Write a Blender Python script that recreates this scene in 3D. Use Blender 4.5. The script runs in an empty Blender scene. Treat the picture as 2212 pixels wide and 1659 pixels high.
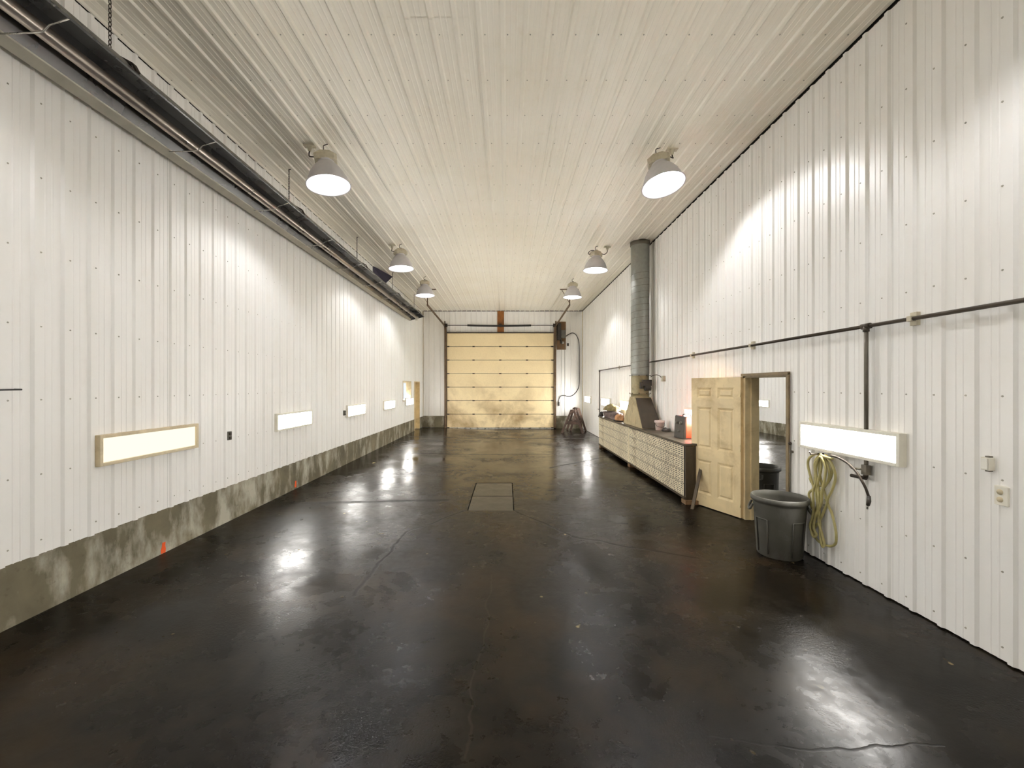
import bpy, bmesh, math, random
from mathutils import Vector, Matrix, noise
R = math.radians
rnd = random.Random(7)
S = bpy.context.scene
COL = S.collection

# ------------------------------------------------------------------ camera, world, exposure
CAMZ = 1.90
F_PX = 920.0
cam = bpy.data.cameras.new('camera')
cam.sensor_fit = 'HORIZONTAL'; cam.sensor_width = 36.0
cam.lens = 36.0 * F_PX / 2212.0
cam.shift_x = 12.0 / 2212.0
cam.shift_y = 4.5 / 2212.0
cam.clip_start = 0.05; cam.clip_end = 200
cam_o = bpy.data.objects.new('camera', cam); COL.objects.link(cam_o)
cam_o.location = (0, 0, CAMZ); cam_o.rotation_euler = (R(90), 0, 0)
S.camera = cam_o

world = bpy.data.worlds.new('world'); S.world = world
world.use_nodes = True
world.node_tree.nodes['Background'].inputs[0].default_value = (0.75, 0.85, 1.0, 1)
world.node_tree.nodes['Background'].inputs[1].default_value = 0.6

S.cycles.diffuse_bounces = 10
S.cycles.max_bounces = 14
S.view_settings.view_transform = 'Standard'
S.view_settings.look = 'None'
S.view_settings.gamma = 1.0
S.view_settings.use_curve_mapping = False
S.view_settings.exposure = 1.3
BULB = 600.0          # radiance of the high-bay bulbs
PANEL = 32.0           # radiance of the lit wall panels

# ------------------------------------------------------------------ room dimensions (metres)
XL, XR = -3.76, 3.42          # inner faces of the side walls
YB, YF = -4.0, 19.10          # rear and far wall
ZC = 5.28                     # ceiling
XN = 10.5                     # far side wall of the neighbouring bay
WT = 0.15                     # wall thickness between the bays
def floor_z(x):
    return 0.07 * min(1.0, max(0.0, (-1.0 - x) / 2.76))

# ------------------------------------------------------------------ materials
MATS = {}
def srgb(r, g, b):
    def c(v):
        v /= 255.0
        return v / 12.92 if v <= 0.04045 else ((v + 0.055) / 1.055) ** 2.4
    return (c(r), c(g), c(b), 1.0)

class NT:
    def __init__(s, name):
        s.m = bpy.data.materials.new(name); s.m.use_nodes = True
        s.t = s.m.node_tree; s.t.nodes.clear()
        s.out = s.t.nodes.new('ShaderNodeOutputMaterial')
        s.tc = s.t.nodes.new('ShaderNodeTexCoord')
    def n(s, typ, **kw):
        nd = s.t.nodes.new(typ)
        for k, v in kw.items():
            if k.startswith('i_'):
                nd.inputs[k[2:].replace('_', ' ')].default_value = v
            else:
                setattr(nd, k, v)
        return nd
    def l(s, a, b): s.t.links.new(a, b)
    def mapping(s, scale=(1, 1, 1), rot=(0, 0, 0), loc=(0, 0, 0)):
        m = s.n('ShaderNodeMapping'); s.l(s.tc.outputs['Object'], m.inputs[0])
        m.inputs['Scale'].default_value = scale; m.inputs['Rotation'].default_value = rot
        m.inputs['Location'].default_value = loc
        return m.outputs[0]
    def noise(s, vec, scale, detail=4, rough=0.55, dist=0.0):
        nd = s.n('ShaderNodeTexNoise'); s.l(vec, nd.inputs['Vector'])
        nd.inputs['Scale'].default_value = scale; nd.inputs['Detail'].default_value = detail
        nd.inputs['Roughness'].default_value = rough; nd.inputs['Distortion'].default_value = dist
        return nd.outputs['Fac']
    def ramp(s, fac, stops, interp='LINEAR'):
        nd = s.n('ShaderNodeValToRGB'); s.l(fac, nd.inputs[0]); cr = nd.color_ramp
        cr.interpolation = interp
        while len(cr.elements) < len(stops): cr.elements.new(0.5)
        for e, (p, c) in zip(cr.elements, stops):
            e.position = p
            e.color = c if len(c) == 4 else (*c, 1) if len(c) == 3 else c
        return nd.outputs[0]
    def gray(s, fac, a, b, va=0.0, vb=1.0):
        nd = s.n('ShaderNodeMapRange'); s.l(fac, nd.inputs[0])
        nd.inputs[1].default_value = a; nd.inputs[2].default_value = b
        nd.inputs[3].default_value = va; nd.inputs[4].default_value = vb
        return nd.outputs[0]
    def math(s, op, a, b=None):
        nd = s.n('ShaderNodeMath', operation=op)
        for i, v in enumerate((a, b)):
            if v is None: continue
            if isinstance(v, (int, float)): nd.inputs[i].default_value = v
            else: s.l(v, nd.inputs[i])
        return nd.outputs[0]
    def mix(s, fac, a, b):
        nd = s.n('ShaderNodeMix', data_type='RGBA')
        for sock, v in ((nd.inputs[0], fac), (nd.inputs[6], a), (nd.inputs[7], b)):
            if isinstance(v, (int, float)): sock.default_value = v
            elif isinstance(v, tuple): sock.default_value = v
            else: s.l(v, sock)
        return nd.outputs[2]
    def bump(s, h, strength=0.3, dist=0.01, prev=None):
        nd = s.n('ShaderNodeBump'); s.l(h, nd.inputs['Height'])
        nd.inputs['Strength'].default_value = strength; nd.inputs['Distance'].default_value = dist
        if prev is not None: s.l(prev, nd.inputs['Normal'])
        return nd.outputs[0]
    def principled(s, color, rough=0.5, metal=0.0, normal=None, spec=0.5):
        p = s.n('ShaderNodeBsdfPrincipled')
        for key, v in (('Base Color', color), ('Roughness', rough), ('Metallic', metal), ('Specular IOR Level', spec)):
            if isinstance(v, (int, float, tuple)): p.inputs[key].default_value = v
            else: s.l(v, p.inputs[key])
        if normal is not None: s.l(normal, p.inputs['Normal'])
        s.l(p.outputs[0], s.out.inputs[0])
        MATS[s.m.name] = s.m
        return s.m

def simple(name, col, rough=0.5, metal=0.0, var=0.25, scale=8.0, bump=0.0, dirt=None, dirt_amt=0.5):
    """plain surface with a little colour variation, optional dirt patches and fine relief"""
    t = NT(name)
    v = t.mapping()
    f = t.noise(v, scale, 4, 0.6)
    dark = tuple(c * (1 - var) for c in col[:3]) + (1,)
    lite = tuple(min(1, c * (1 + var)) for c in col[:3]) + (1,)
    c = t.ramp(f, [(0.3, dark), (0.7, lite)])
    if dirt:
        d = t.noise(v, scale * 0.45, 6, 0.65, 0.4)
        c = t.mix(t.gray(d, 0.5, 0.68, 0, dirt_amt), c, dirt)
    nrm = t.bump(t.noise(v, scale * 6, 3), bump, 0.004) if bump else None
    return t.principled(c, t.gray(f, 0.3, 0.7, max(0.02, rough - 0.06), min(1, rough + 0.06)), metal, nrm)

def emit(name, col, strength):
    t = NT(name)
    e = t.n('ShaderNodeEmission'); e.inputs[0].default_value = col; e.inputs[1].default_value = strength
    t.l(e.outputs[0], t.out.inputs[0]); MATS[name] = t.m
    return t.m

def steel_paint(name, base, dirtcol, low_dirt=0.0):
    t = NT(name)
    geo = t.n('ShaderNodeNewGeometry')
    mp = t.n('ShaderNodeMapping'); t.l(geo.outputs['Position'], mp.inputs[0])
    v = mp.outputs[0]
    a = t.noise(v, 0.7, 4, 0.55)
    b = t.noise(v, 3.5, 6, 0.7, 0.3)
    c = t.mix(t.gray(a, 0.35, 0.7, 0, 0.35), base, dirtcol)
    c = t.mix(t.gray(b, 0.56, 0.75, 0, 0.28), c, dirtcol)
    n = t.bump(t.noise(v, 2.2, 2, 0.4), 0.10, 0.02)
    return t.principled(c, t.gray(b, 0.3, 0.7, 0.30, 0.42), 0.0, n, 0.5)

M_WALL = steel_paint('white_steel', srgb(246, 245, 242), srgb(236, 231, 221))
M_CEIL = steel_paint('cream_steel', srgb(245, 240, 227), srgb(230, 220, 196))
M_SCREW = simple('zinc_screw', srgb(176, 172, 160), 0.5, 0.2)
M_BACK = simple('dark_gap', srgb(52, 47, 40), 0.9)
M_WHITE = simple('white_trim', srgb(232, 228, 214), 0.45, var=0.05)
M_BEIGETRIM = simple('beige_trim', srgb(214, 200, 168), 0.5, var=0.10, dirt=srgb(150, 130, 96), dirt_amt=0.4)
M_GLOW = emit('lit_diffuser', (1.0, 0.975, 0.93, 1), PANEL)
M_GLOWDIM = emit('weak_diffuser', (1.0, 0.92, 0.70, 1), 0.52)
M_DAY = emit('daylight_pane', (0.86, 0.92, 1.0, 1), 0.43)
M_BULB = emit('lamp_bulb', (0.99, 0.985, 1.0, 1), BULB)
M_ALU = simple('spun_aluminium', srgb(206, 204, 208), 0.45, 0.35, var=0.06)
M_INNER = simple('reflector_inside', srgb(225, 225, 228), 0.38, 0.85, var=0.02)
M_BALLAST = simple('ballast_paint', srgb(198, 190, 168), 0.55, 0.1, var=0.15, dirt=srgb(150, 140, 116))
M_DARKIRON = simple('dark_iron', srgb(60, 52, 44), 0.5, 0.5, var=0.3)
M_RUST = simple('rusty_track', srgb(104, 84, 62), 0.6, 0.4, var=0.3, dirt=srgb(70, 50, 34))
M_BLACK = simple('black_rubber', srgb(34, 32, 30), 0.5, var=0.2)
M_BLACKPAINT = simple('black_paint', srgb(48, 44, 40), 0.45, 0.1, var=0.25, dirt=srgb(96, 84, 66), dirt_amt=0.35)
M_GALV = simple('galvanised_duct', srgb(150, 152, 146), 0.36, 0.6, var=0.10, scale=14)
M_OLIVE = simple('olive_steel', srgb(150, 140, 108), 0.5, 0.35, var=0.22, dirt=srgb(84, 72, 44), dirt_amt=0.6)
M_HOOD = simple('hood_steel', srgb(176, 162, 128), 0.5, 0.3, var=0.18, dirt=srgb(96, 80, 48), dirt_amt=0.5)
M_DARKFRONT = simple('dark_hood_steel', srgb(70, 62, 50), 0.7, 0.1, var=0.25, scale=6)
M_WOOD = simple('raw_plank', srgb(120, 92, 62), 0.7, var=0.3, scale=5)
M_REDWOOD = simple('stained_plank', srgb(146, 92, 36), 0.65, var=0.35, scale=4, dirt=srgb(80, 46, 20))
M_SHEET = simple('perforated_steel', srgb(232, 222, 192), 0.5, 0.1, var=0.10, scale=4, dirt=srgb(150, 128, 86), dirt_amt=0.6, bump=0.2)
M_BENCH = simple('bench_plate', srgb(84, 76, 62), 0.4, 0.4, var=0.35, scale=5, dirt=srgb(140, 128, 104), dirt_amt=0.4)
M_BENCHDARK = simple('bench_frame', srgb(72, 60, 42), 0.55, 0.3, var=0.3, scale=5)
M_DOORSLAB = simple('dirty_cream_door', srgb(228, 206, 160), 0.5, var=0.10, scale=3, dirt=srgb(150, 116, 58), dirt_amt=0.6)
M_JAMB = simple('cream_jamb', srgb(230, 210, 164), 0.55, var=0.10, scale=4, dirt=srgb(160, 132, 82), dirt_amt=0.45)
M_FRAMEBROWN = simple('frame_edge', srgb(134, 116, 84), 0.55, var=0.25, scale=5, dirt=srgb(80, 62, 38))
M_BRASS = simple('aged_brass', srgb(128, 100, 60), 0.35, 0.8)
M_CAN = simple('grey_bin_plastic', srgb(80, 78, 70), 0.55, var=0.16, scale=6, dirt=srgb(112, 110, 106), dirt_amt=0.55)
M_HOSE = simple('yellow_hose', srgb(178, 168, 112), 0.45, var=0.15, scale=10, dirt=srgb(122, 112, 70), dirt_amt=0.6)
M_PIPE = simple('black_pipe', srgb(74, 66, 56), 0.4, 0.4, var=0.25, scale=5, dirt=srgb(40, 34, 28))
M_GREYPIPE = simple('grey_pipe', srgb(104, 98, 86), 0.45, 0.4, var=0.2)
M_RED = simple('red_enamel', srgb(226, 66, 40), 0.35, var=0.08)
M_LOGO = simple('faded_lettering', srgb(150, 62, 36), 0.5)
M_PAIL = simple('dirty_white_pail', srgb(206, 192, 184), 0.5, var=0.1, dirt=srgb(140, 118, 104), dirt_amt=0.6, scale=20)
M_TARP = simple('olive_tarp', srgb(120, 108, 70), 0.8, var=0.45, scale=9, bump=0.6, dirt=srgb(150, 116, 78))
M_RAG = simple('grey_rags', srgb(104, 88, 84), 0.8, var=0.4, scale=12, bump=0.5, dirt=srgb(50, 38, 36))
M_BAG = simple('tan_bag', srgb(176, 128, 84), 0.6, var=0.35, scale=14, bump=0.5, dirt=srgb(90, 52, 28))
M_SAW = simple('saw_horse_wood', srgb(74, 56, 46), 0.65, var=0.4, scale=6, dirt=srgb(150, 120, 100), dirt_amt=0.5)
M_ORANGE = simple('orange_paint_mark', srgb(236, 92, 30), 0.7, var=0.1)
M_OUTLETGREY = simple('grey_outlet', srgb(98, 96, 88), 0.4, 0.3)
M_HEATREF = simple('heater_reflector', srgb(112, 112, 112), 0.28, 0.9, var=0.08, scale=2)
M_HEATTUBE = simple('heater_tube', srgb(170, 160, 150), 0.3, 0.85, var=0.2, scale=1.2)
M_LIP = simple('pale_lip', srgb(176, 172, 158), 0.45, 0.3, var=0.08)
M_CHROME = simple('bright_steel', srgb(200, 198, 190), 0.3, 0.8)
M_VENT = simple('dark_blue_vent', srgb(48, 44, 66), 0.6, var=0.15)
M_PVC = simple('white_pvc', srgb(236, 234, 224), 0.4, var=0.04)

def mat_concrete():
    t = NT('stained_concrete')
    geo = t.n('ShaderNodeNewGeometry')
    mp = t.n('ShaderNodeMapping'); t.l(geo.outputs['Position'], mp.inputs[0]); v = mp.outputs[0]
    mp2 = t.n('ShaderNodeMapping'); t.l(geo.outputs['Position'], mp2.inputs[0]); mp2.inputs['Scale'].default_value = (1, 1.6, 0.7)
    a = t.noise(v, 1.3, 6, 0.6, 0.2)
    b = t.noise(mp2.outputs[0], 2.3, 7, 0.6, 0.12)
    f = t.noise(v, 14, 5, 0.6)
    c = t.ramp(a, [(0.3, srgb(88, 82, 64)), (0.6, srgb(122, 114, 92)), (0.75, srgb(138, 130, 106))])
    c = t.mix(t.gray(b, 0.47, 0.66, 0, 0.8), c, srgb(192, 188, 172))
    c = t.mix(t.gray(f, 0.6, 0.75, 0, 0.4), c, srgb(60, 52, 36))
    n = t.bump(f, 0.35, 0.006)
    return t.principled(c, 0.75, 0, n, 0.35)
M_CONC = mat_concrete()

def mat_floor():
    t = NT('wet_oily_concrete')
    v = t.mapping()
    big = t.noise(v, 0.42, 5, 0.55, 0.4)          # broad wet / damp zones
    mid = t.noise(v, 1.7, 6, 0.6, 0.6)
    fine = t.noise(v, 11.0, 6, 0.62, 0.2)
    grit = t.noise(v, 60.0, 4, 0.6)
    col = t.ramp(mid, [(0.25, srgb(13, 11, 8)), (0.5, srgb(23, 19, 13)), (0.75, srgb(40, 33, 22))])
    brown = t.noise(t.mapping(loc=(7, 3, 0)), 0.8, 4, 0.6)
    col = t.mix(t.gray(brown, 0.52, 0.7, 0, 0.6), col, srgb(52, 39, 22))
    # pale worn chips
    chips = t.noise(t.mapping(scale=(1, 0.8, 1), loc=(3, 1, 2)), 5.5, 2, 0.45)
    spread = t.noise(t.mapping(loc=(1, 9, 0)), 0.9, 2)
    chip_m = t.math('MULTIPLY', t.gray(chips, 0.735, 0.765), t.gray(spread, 0.42, 0.5))
    col = t.mix(t.math('MULTIPLY', chip_m, 0.75), col, srgb(146, 130, 92))
    # roughness: puddled (smooth) against damp grit
    pud = t.gray(t.math('ADD', t.math('MULTIPLY', big, 0.65), t.math('MULTIPLY', mid, 0.35)), 0.40, 0.60)
    rough = t.math('ADD', t.gray(pud, 0, 1, 0.17, 0.42), t.gray(fine, 0.3, 0.7, -0.05, 0.07))
    gp = t.n('ShaderNodeSeparateXYZ'); t.l(v, gp.inputs[0])
    wet = t.gray(t.math('ADD', gp.outputs[1], t.math('MULTIPLY', t.math('SUBTRACT', big, 0.5), 9.0)), 6.5, 9.5)
    dry = t.math('SUBTRACT', 1.0, t.math('MULTIPLY', wet, 0.75))
    rough = t.math('SUBTRACT', rough, t.math('MULTIPLY', wet, 0.10))
    # cracks, saw cuts and low seams with a course of their own
    sepx = t.n('ShaderNodeSeparateXYZ')
    wob = t.n('ShaderNodeVectorMath', operation='MULTIPLY_ADD')
    nz = t.n('ShaderNodeTexNoise'); t.l(v, nz.inputs['Vector']); nz.inputs['Scale'].default_value = 2.5
    nz.inputs['Detail'].default_value = 6
    t.l(nz.outputs['Color'], wob.inputs[0]); wob.inputs[1].default_value = (0.16, 0.16, 0); t.l(v, wob.inputs[2])
    t.l(wob.outputs[0], sepx.inputs[0])
    px, py = sepx.outputs[0], sepx.outputs[1]
    def seg(x0, y0, x1, y1, w0):
        dx, dy = x1 - x0, y1 - y0; L2 = dx * dx + dy * dy
        ax = t.math('SUBTRACT', px, x0 + 0.08); ay = t.math('SUBTRACT', py, y0 + 0.08)
        h = t.math('ADD', t.math('MULTIPLY', ax, dx / L2), t.math('MULTIPLY', ay, dy / L2))
        cl = t.n('ShaderNodeClamp'); t.l(h, cl.inputs[0]); h = cl.outputs[0]
        ex = t.math('SUBTRACT', ax, t.math('MULTIPLY', h, dx)); ey = t.math('SUBTRACT', ay, t.math('MULTIPLY', h, dy))
        d = t.math('SQRT', t.math('ADD', t.math('MULTIPLY', ex, ex), t.math('MULTIPLY', ey, ey)))
        return t.gray(d, w0, 0.25 * w0)
    lines = None
    for sg in ((-0.66, 6.45, -1.29, 5.53, 0.02), (-1.29, 5.53, -1.39, 3.83, 0.022), (0.15, 6.45, 0.85, 5.36, 0.022), (0.85, 5.36, 2.1, 4.7, 0.03),
               (1.09, 2.31, 1.61, 2.224, 0.010), (1.61, 2.224, 2.3, 2.26, 0.009), (-3.2, 6.7, -1.0, 7.1, 0.09), (-2.6, 11.8, 2.0, 11.9, 0.05), (-3.5, 15.5, 3.0, 15.4, 0.06), (1.0, 9.9, 2.9, 11.6, 0.05)):
        m_ = seg(*sg)
        lines = m_ if lines is None else t.math('MAXIMUM', lines, m_)
    col = t.mix(t.math('MULTIPLY', lines, 0.5), col, srgb(12, 10, 8))
    pale = t.math('MULTIPLY', seg(-0.145, 4.305, -0.22, 2.17, 0.010), 0.16)
    col = t.mix(pale, col, srgb(84, 78, 64))
    rough = t.math('ADD', rough, t.math('MULTIPLY', lines, 0.18))
    # relief
    dirtmask = t.gray(t.noise(t.mapping(loc=(2, 5, 0)), 0.75, 3), 0.48, 0.62)
    n = t.bump(t.math('MULTIPLY', lines, -1.0), 0.22, 0.005)
    n = t.bump(t.math('MULTIPLY', t.noise(v, 0.9, 2, 0.4), dry), 0.35, 0.015, n)
    n = t.bump(t.math('MULTIPLY', t.noise(v, 3.4, 4, 0.6, 0.5), dry), 0.14, 0.010, n)
    n = t.bump(t.math('MULTIPLY', fine, dry), 0.18, 0.005, n)
    nd = t.n('ShaderNodeBump'); t.l(grit, nd.inputs['Height']); nd.inputs['Distance'].default_value = 0.004
    t.l(t.math('MULTIPLY', dirtmask, 0.55), nd.inputs['Strength']); t.l(n, nd.inputs['Normal'])
    return t.principled(col, rough, 0, nd.outputs[0], 0.11)
M_FLOOR = mat_floor()

def mat_door():
    t = NT('overhead_door_paint')
    geo = t.n('ShaderNodeNewGeometry')
    mp = t.n('ShaderNodeMapping'); t.l(geo.outputs['Position'], mp.inputs[0]); v = mp.outputs[0]
    sep = t.n('ShaderNodeSeparateXYZ'); t.l(geo.outputs['Position'], sep.inputs[0])
    a = t.noise(v, 0.9, 5, 0.6, 0.4)
    low = t.gray(sep.outputs['Z'], 2.3, 0.3)      # road dirt splashed on the lower sections
    m = t.math('MULTIPLY', t.gray(a, 0.44, 0.68), t.math('ADD', t.math('MULTIPLY', low, 0.75), 0.12))
    b = t.noise(v, 16, 4)
    c = t.mix(m, srgb(240, 220, 176), srgb(140, 108, 64))
    c = t.mix(t.gray(b, 0.5, 0.75, 0, 0.15), c, srgb(176, 150, 100))
    n = t.bump(t.noise(v, 45, 3), 0.25, 0.004)
    return t.principled(c, 0.45, 0, n, 0.45)
M_ODOOR = mat_door()

# ------------------------------------------------------------------ mesh helpers
class MB:
    def __init__(s): s.v = []; s.f = []; s.mi = []; s.smooth = []
    def add(s, vs, fs, mi=0, smooth=False):
        o = len(s.v); s.v += [tuple(p) for p in vs]
        for f in fs:
            s.f.append([i + o for i in f]); s.mi.append(mi); s.smooth.append(smooth)
        return s
    def box(s, a, b, mi=0):
        x0, x1 = sorted((a[0], b[0])); y0, y1 = sorted((a[1], b[1])); z0, z1 = sorted((a[2], b[2]))
        vs = [(x0, y0, z0), (x1, y0, z0), (x1, y1, z0), (x0, y1, z0), (x0, y0, z1), (x1, y0, z1), (x1, y1, z1), (x0, y1, z1)]
        return s.add(vs, [(0, 3, 2, 1), (4, 5, 6, 7), (0, 1, 5, 4), (1, 2, 6, 5), (2, 3, 7, 6), (3, 0, 4, 7)], mi)
    def cbox(s, c, d, mi=0):
        return s.box([c[i] - d[i] / 2 for i in range(3)], [c[i] + d[i] / 2 for i in range(3)], mi)
    def bar(s, p, q, w, h=None, up=(0, 0, 1), mi=0):
        h = h or w
        p, q = Vector(p), Vector(q); d = (q - p).normalized()
        u = Vector(up)
        if abs(d.dot(u)) > 0.98: u = Vector((0, 1, 0))
        sx = d.cross(u).normalized(); sy = sx.cross(d).normalized()
        vs = []
        for c in (p, q):
            for a, b in ((-1, -1), (1, -1), (1, 1), (-1, 1)):
                vs.append(c + sx * (a * w / 2) + sy * (b * h / 2))
        return s.add(vs, [(3, 2, 1, 0), (4, 5, 6, 7), (0, 1, 5, 4), (1, 2, 6, 5), (2, 3, 7, 6), (3, 0, 4, 7)], mi)
    def tube(s, pts, r, n=10, mi=0, closed=False, caps=True):
        pts = [Vector(p) for p in pts]; k = len(pts)
        vs = []; prev = None
        for i, p in enumerate(pts):
            if closed: d = pts[(i + 1) % k] - pts[i - 1]
            else: d = pts[min(i + 1, k - 1)] - pts[max(i - 1, 0)]
            d.normalize()
            if prev is None:
                u = Vector((0, 0, 1)) if abs(d.z) < 0.9 else Vector((1, 0, 0))
                prev = (u - d * u.dot(d)).normalized()
            else:
                prev = (prev - d * prev.dot(d))
                prev = prev.normalized() if prev.length > 1e-6 else d.orthogonal().normalized()
            w = d.cross(prev)
            rr = r[i] if isinstance(r, (list, tuple)) else r
            for j in range(n):
                a = 2 * math.pi * j / n
                vs.append(p + prev * (rr * math.cos(a)) + w * (rr * math.sin(a)))
        fs = []
        for i in range(k if closed else k - 1):
            i2 = (i + 1) % k
            for j in range(n):
                j2 = (j + 1) % n
                fs.append((i * n + j, i * n + j2, i2 * n + j2, i2 * n + j))
        s.add(vs, fs, mi, True)
        if caps and not closed:
            o = len(s.v) - len(vs)
            s.f.append([o + j for j in range(n)][::-1]); s.mi.append(mi); s.smooth.append(False)
            s.f.append([o + (k - 1) * n + j for j in range(n)]); s.mi.append(mi); s.smooth.append(False)
        return s
    def lathe(s, prof, n=28, c=(0, 0, 0), mi=0, cap0=False, cap1=False, smooth=True, axis='z', sq=None):
        vs = []
        for (r, z) in prof:
            for j in range(n):
                a = 2 * math.pi * j / n
                x, y = r * math.cos(a), r * math.sin(a)
                if axis == 'z': p = (c[0] + x, c[1] + y, c[2] + z)
                elif axis == 'y': p = (c[0] + x, c[1] + z, c[2] + y)
                else: p = (c[0] + z, c[1] + x, c[2] + y)
                vs.append(p)
        fs = []
        for i in range(len(prof) - 1):
            for j in range(n):
                j2 = (j + 1) % n
                fs.append((i * n + j, i * n + j2, (i + 1) * n + j2, (i + 1) * n + j))
        o = len(s.v); s.add(vs, fs, mi, smooth)
        if cap0: s.f.append([o + j for j in range(n)][::-1]); s.mi.append(mi); s.smooth.append(False)
        if cap1: s.f.append([o + (len(prof) - 1) * n + j for j in range(n)]); s.mi.append(mi); s.smooth.append(False)
        return s
    def extrude_y(s, poly, y0, y1, mi=0, closed=True, caps=True):
        k = len(poly)
        vs = [(p[0], y0, p[1]) for p in poly] + [(p[0], y1, p[1]) for p in poly]
        fs = [(i, (i + 1) % k, (i + 1) % k + k, i + k) for i in range(k if closed else k - 1)]
        if caps and closed: fs += [tuple(range(k))[::-1], tuple(range(k, 2 * k))]
        return s.add(vs, fs, mi)
    def mesh(s, name, mats):
        me = bpy.data.meshes.new(name); me.from_pydata(s.v, [], s.f)
        for m in (mats if isinstance(mats, (list, tuple)) else [mats]): me.materials.append(m)
        me.polygons.foreach_set('material_index', s.mi); me.polygons.foreach_set('use_smooth', s.smooth)
        bm = bmesh.new(); bm.from_mesh(me); bmesh.ops.recalc_face_normals(bm, faces=bm.faces[:]); bm.to_mesh(me); bm.free()
        me.update(); return me
    def build(s, name, mats, parent=None, loc=None, bevel=0.0, seg=2):
        o = link(name, s.mesh(name, mats), parent, loc)
        if bevel:
            b = o.modifiers.new('bevel', 'BEVEL'); b.width = bevel; b.segments = seg; b.limit_method = 'ANGLE'; b.angle_limit = R(40)
        return o

def link(name, data, parent=None, loc=None):
    o = bpy.data.objects.new(name, data); COL.objects.link(o)
    if parent is not None: o.parent = parent
    if loc is not None: o.location = loc
    return o
def tag(o, label=None, cat=None, group=None, kind=None):
    if label: o['label'] = label
    if cat: o['category'] = cat
    if group: o['group'] = group
    if kind: o['kind'] = kind
    return o
def empty(name, loc=(0, 0, 0), label=None, cat=None, group=None, kind=None):
    o = bpy.data.objects.new(name, None); COL.objects.link(o); o.location = loc; o.empty_display_size = 0.1
    return tag(o, label, cat, group, kind)
def copy_tree(o, parent=None):
    c = o.copy(); COL.objects.link(c); c.parent = parent
    for ch in list(o.children):
        if ch.name in COL.objects: copy_tree(ch, c)
    return c
def smooth_path(pts, sub=6, closed=False):
    pts = [Vector(p) for p in pts]; k = len(pts); out = []
    rng = range(k) if closed else range(k - 1)
    for i in rng:
        p0 = pts[i - 1] if (closed or i > 0) else pts[i]
        p1 = pts[i]; p2 = pts[(i + 1) % k]
        p3 = pts[(i + 2) % k] if (closed or i + 2 < k) else p2
        for j in range(sub):
            t = j / sub
            out.append(0.5 * ((2 * p1) + (p2 - p0) * t + (2 * p0 - 5 * p1 + 4 * p2 - p3) * t * t + (3 * p1 - p0 - 3 * p2 + p3) * t ** 3))
    if not closed: out.append(pts[-1])
    return out

# ------------------------------------------------------------------ ribbed steel sheets
def sheet_profile(mod, nmod, rib_h, minor=0.0035, start=0.0):
    """(u, depth) along the sheet; one major rib centred 0.05 m into every module and two low stiffeners"""
    pr = []
    for k in range(nmod):
        b = start + k * mod
        pr += [(b, 0), (b + 0.018, 0), (b + 0.034, rib_h), (b + 0.066, rib_h), (b + 0.082, 0)]
        for c in (0.132, 0.184):
            pr += [(b + c - 0.009, 0), (b + c - 0.004, minor), (b + c + 0.004, minor), (b + c + 0.009, 0)]
    pr.append((start + nmod * mod, 0))
    return pr
def clip_profile(pr, u0, u1):
    def at(u):
        for (a, da), (b, db) in zip(pr, pr[1:]):
            if a <= u <= b: return da + (db - da) * ((u - a) / (b - a) if b > a else 0)
        return 0
    out = [(u0, at(u0))] + [p for p in pr if u0 < p[0] < u1] + [(u1, at(u1))]
    return out
def sheet_mesh(name, pr, v0, v1, holes, mapper, mat):
    """holes: (u0, u1, v0, v1)"""
    cuts = sorted({u for h in holes for u in h[:2] if pr[0][0] < u < pr[-1][0]})
    for u in cuts:
        for i, ((a, da), (b, db)) in enumerate(zip(pr, pr[1:])):
            if a < u < b:
                pr = pr[:i + 1] + [(u, da + (db - da) * (u - a) / (b - a))] + pr[i + 1:]; break
    mb = MB()
    for (a, da), (b, db) in zip(pr, pr[1:]):
        mid = (a + b) / 2; spans = [(v0, v1)]
        for h in holes:
            if h[0] < mid < h[1]:
                nsp = []
                for (s0, s1) in spans:
                    if h[2] > s0: nsp.append((s0, min(s1, h[2])))
                    if h[3] < s1: nsp.append((max(s0, h[3]), s1))
                spans = [q for q in nsp if q[1] - q[0] > 1e-4]
        for (s0, s1) in spans:
            mb.add([mapper(a, da, s0), mapper(b, db, s0), mapper(b, db, s1), mapper(a, da, s1)], [(0, 1, 2, 3)])
    return mb.mesh(name, mat)

def clad(parent, axis_map, mod, rib_h, u_start, u_lo, u_hi, v0, v1, holes, mat, flip=False):
    """covers u_lo..u_hi with sheets four ribs wide; alike sheets share mesh data"""
    w = 4 * mod
    k = math.floor((u_lo - u_start) / w); cache = {}
    while u_start + k * w < u_hi:
        s0 = u_start + k * w; lo, hi = max(s0, u_lo), min(s0 + w, u_hi)
        if hi - lo > 0.02:
            hs = [h for h in holes if h[0] < hi and h[1] > lo]
            full = (hi - lo) > w - 1e-6 and not hs
            lap = 0.0012 if k % 2 else 0.0
            if full:
                if 'f' not in cache:
                    cache['f'] = sheet_mesh('steel_sheet', sheet_profile(mod, 4, rib_h), v0, v1, [], lambda u, d, v: axis_map(u, d, v, True), mat)
                link('steel_sheet', cache['f'], parent, axis_map(s0, lap, 0, 'o'))
            else:
                pr = clip_profile(sheet_profile(mod, 4, rib_h, start=s0), lo, hi)
                link('steel_sheet', sheet_mesh('steel_sheet', pr, v0, v1, hs, lambda u, d, v: axis_map(u, d, v, True), mat), parent, axis_map(0, lap, 0, 'o'))
        k += 1

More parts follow.
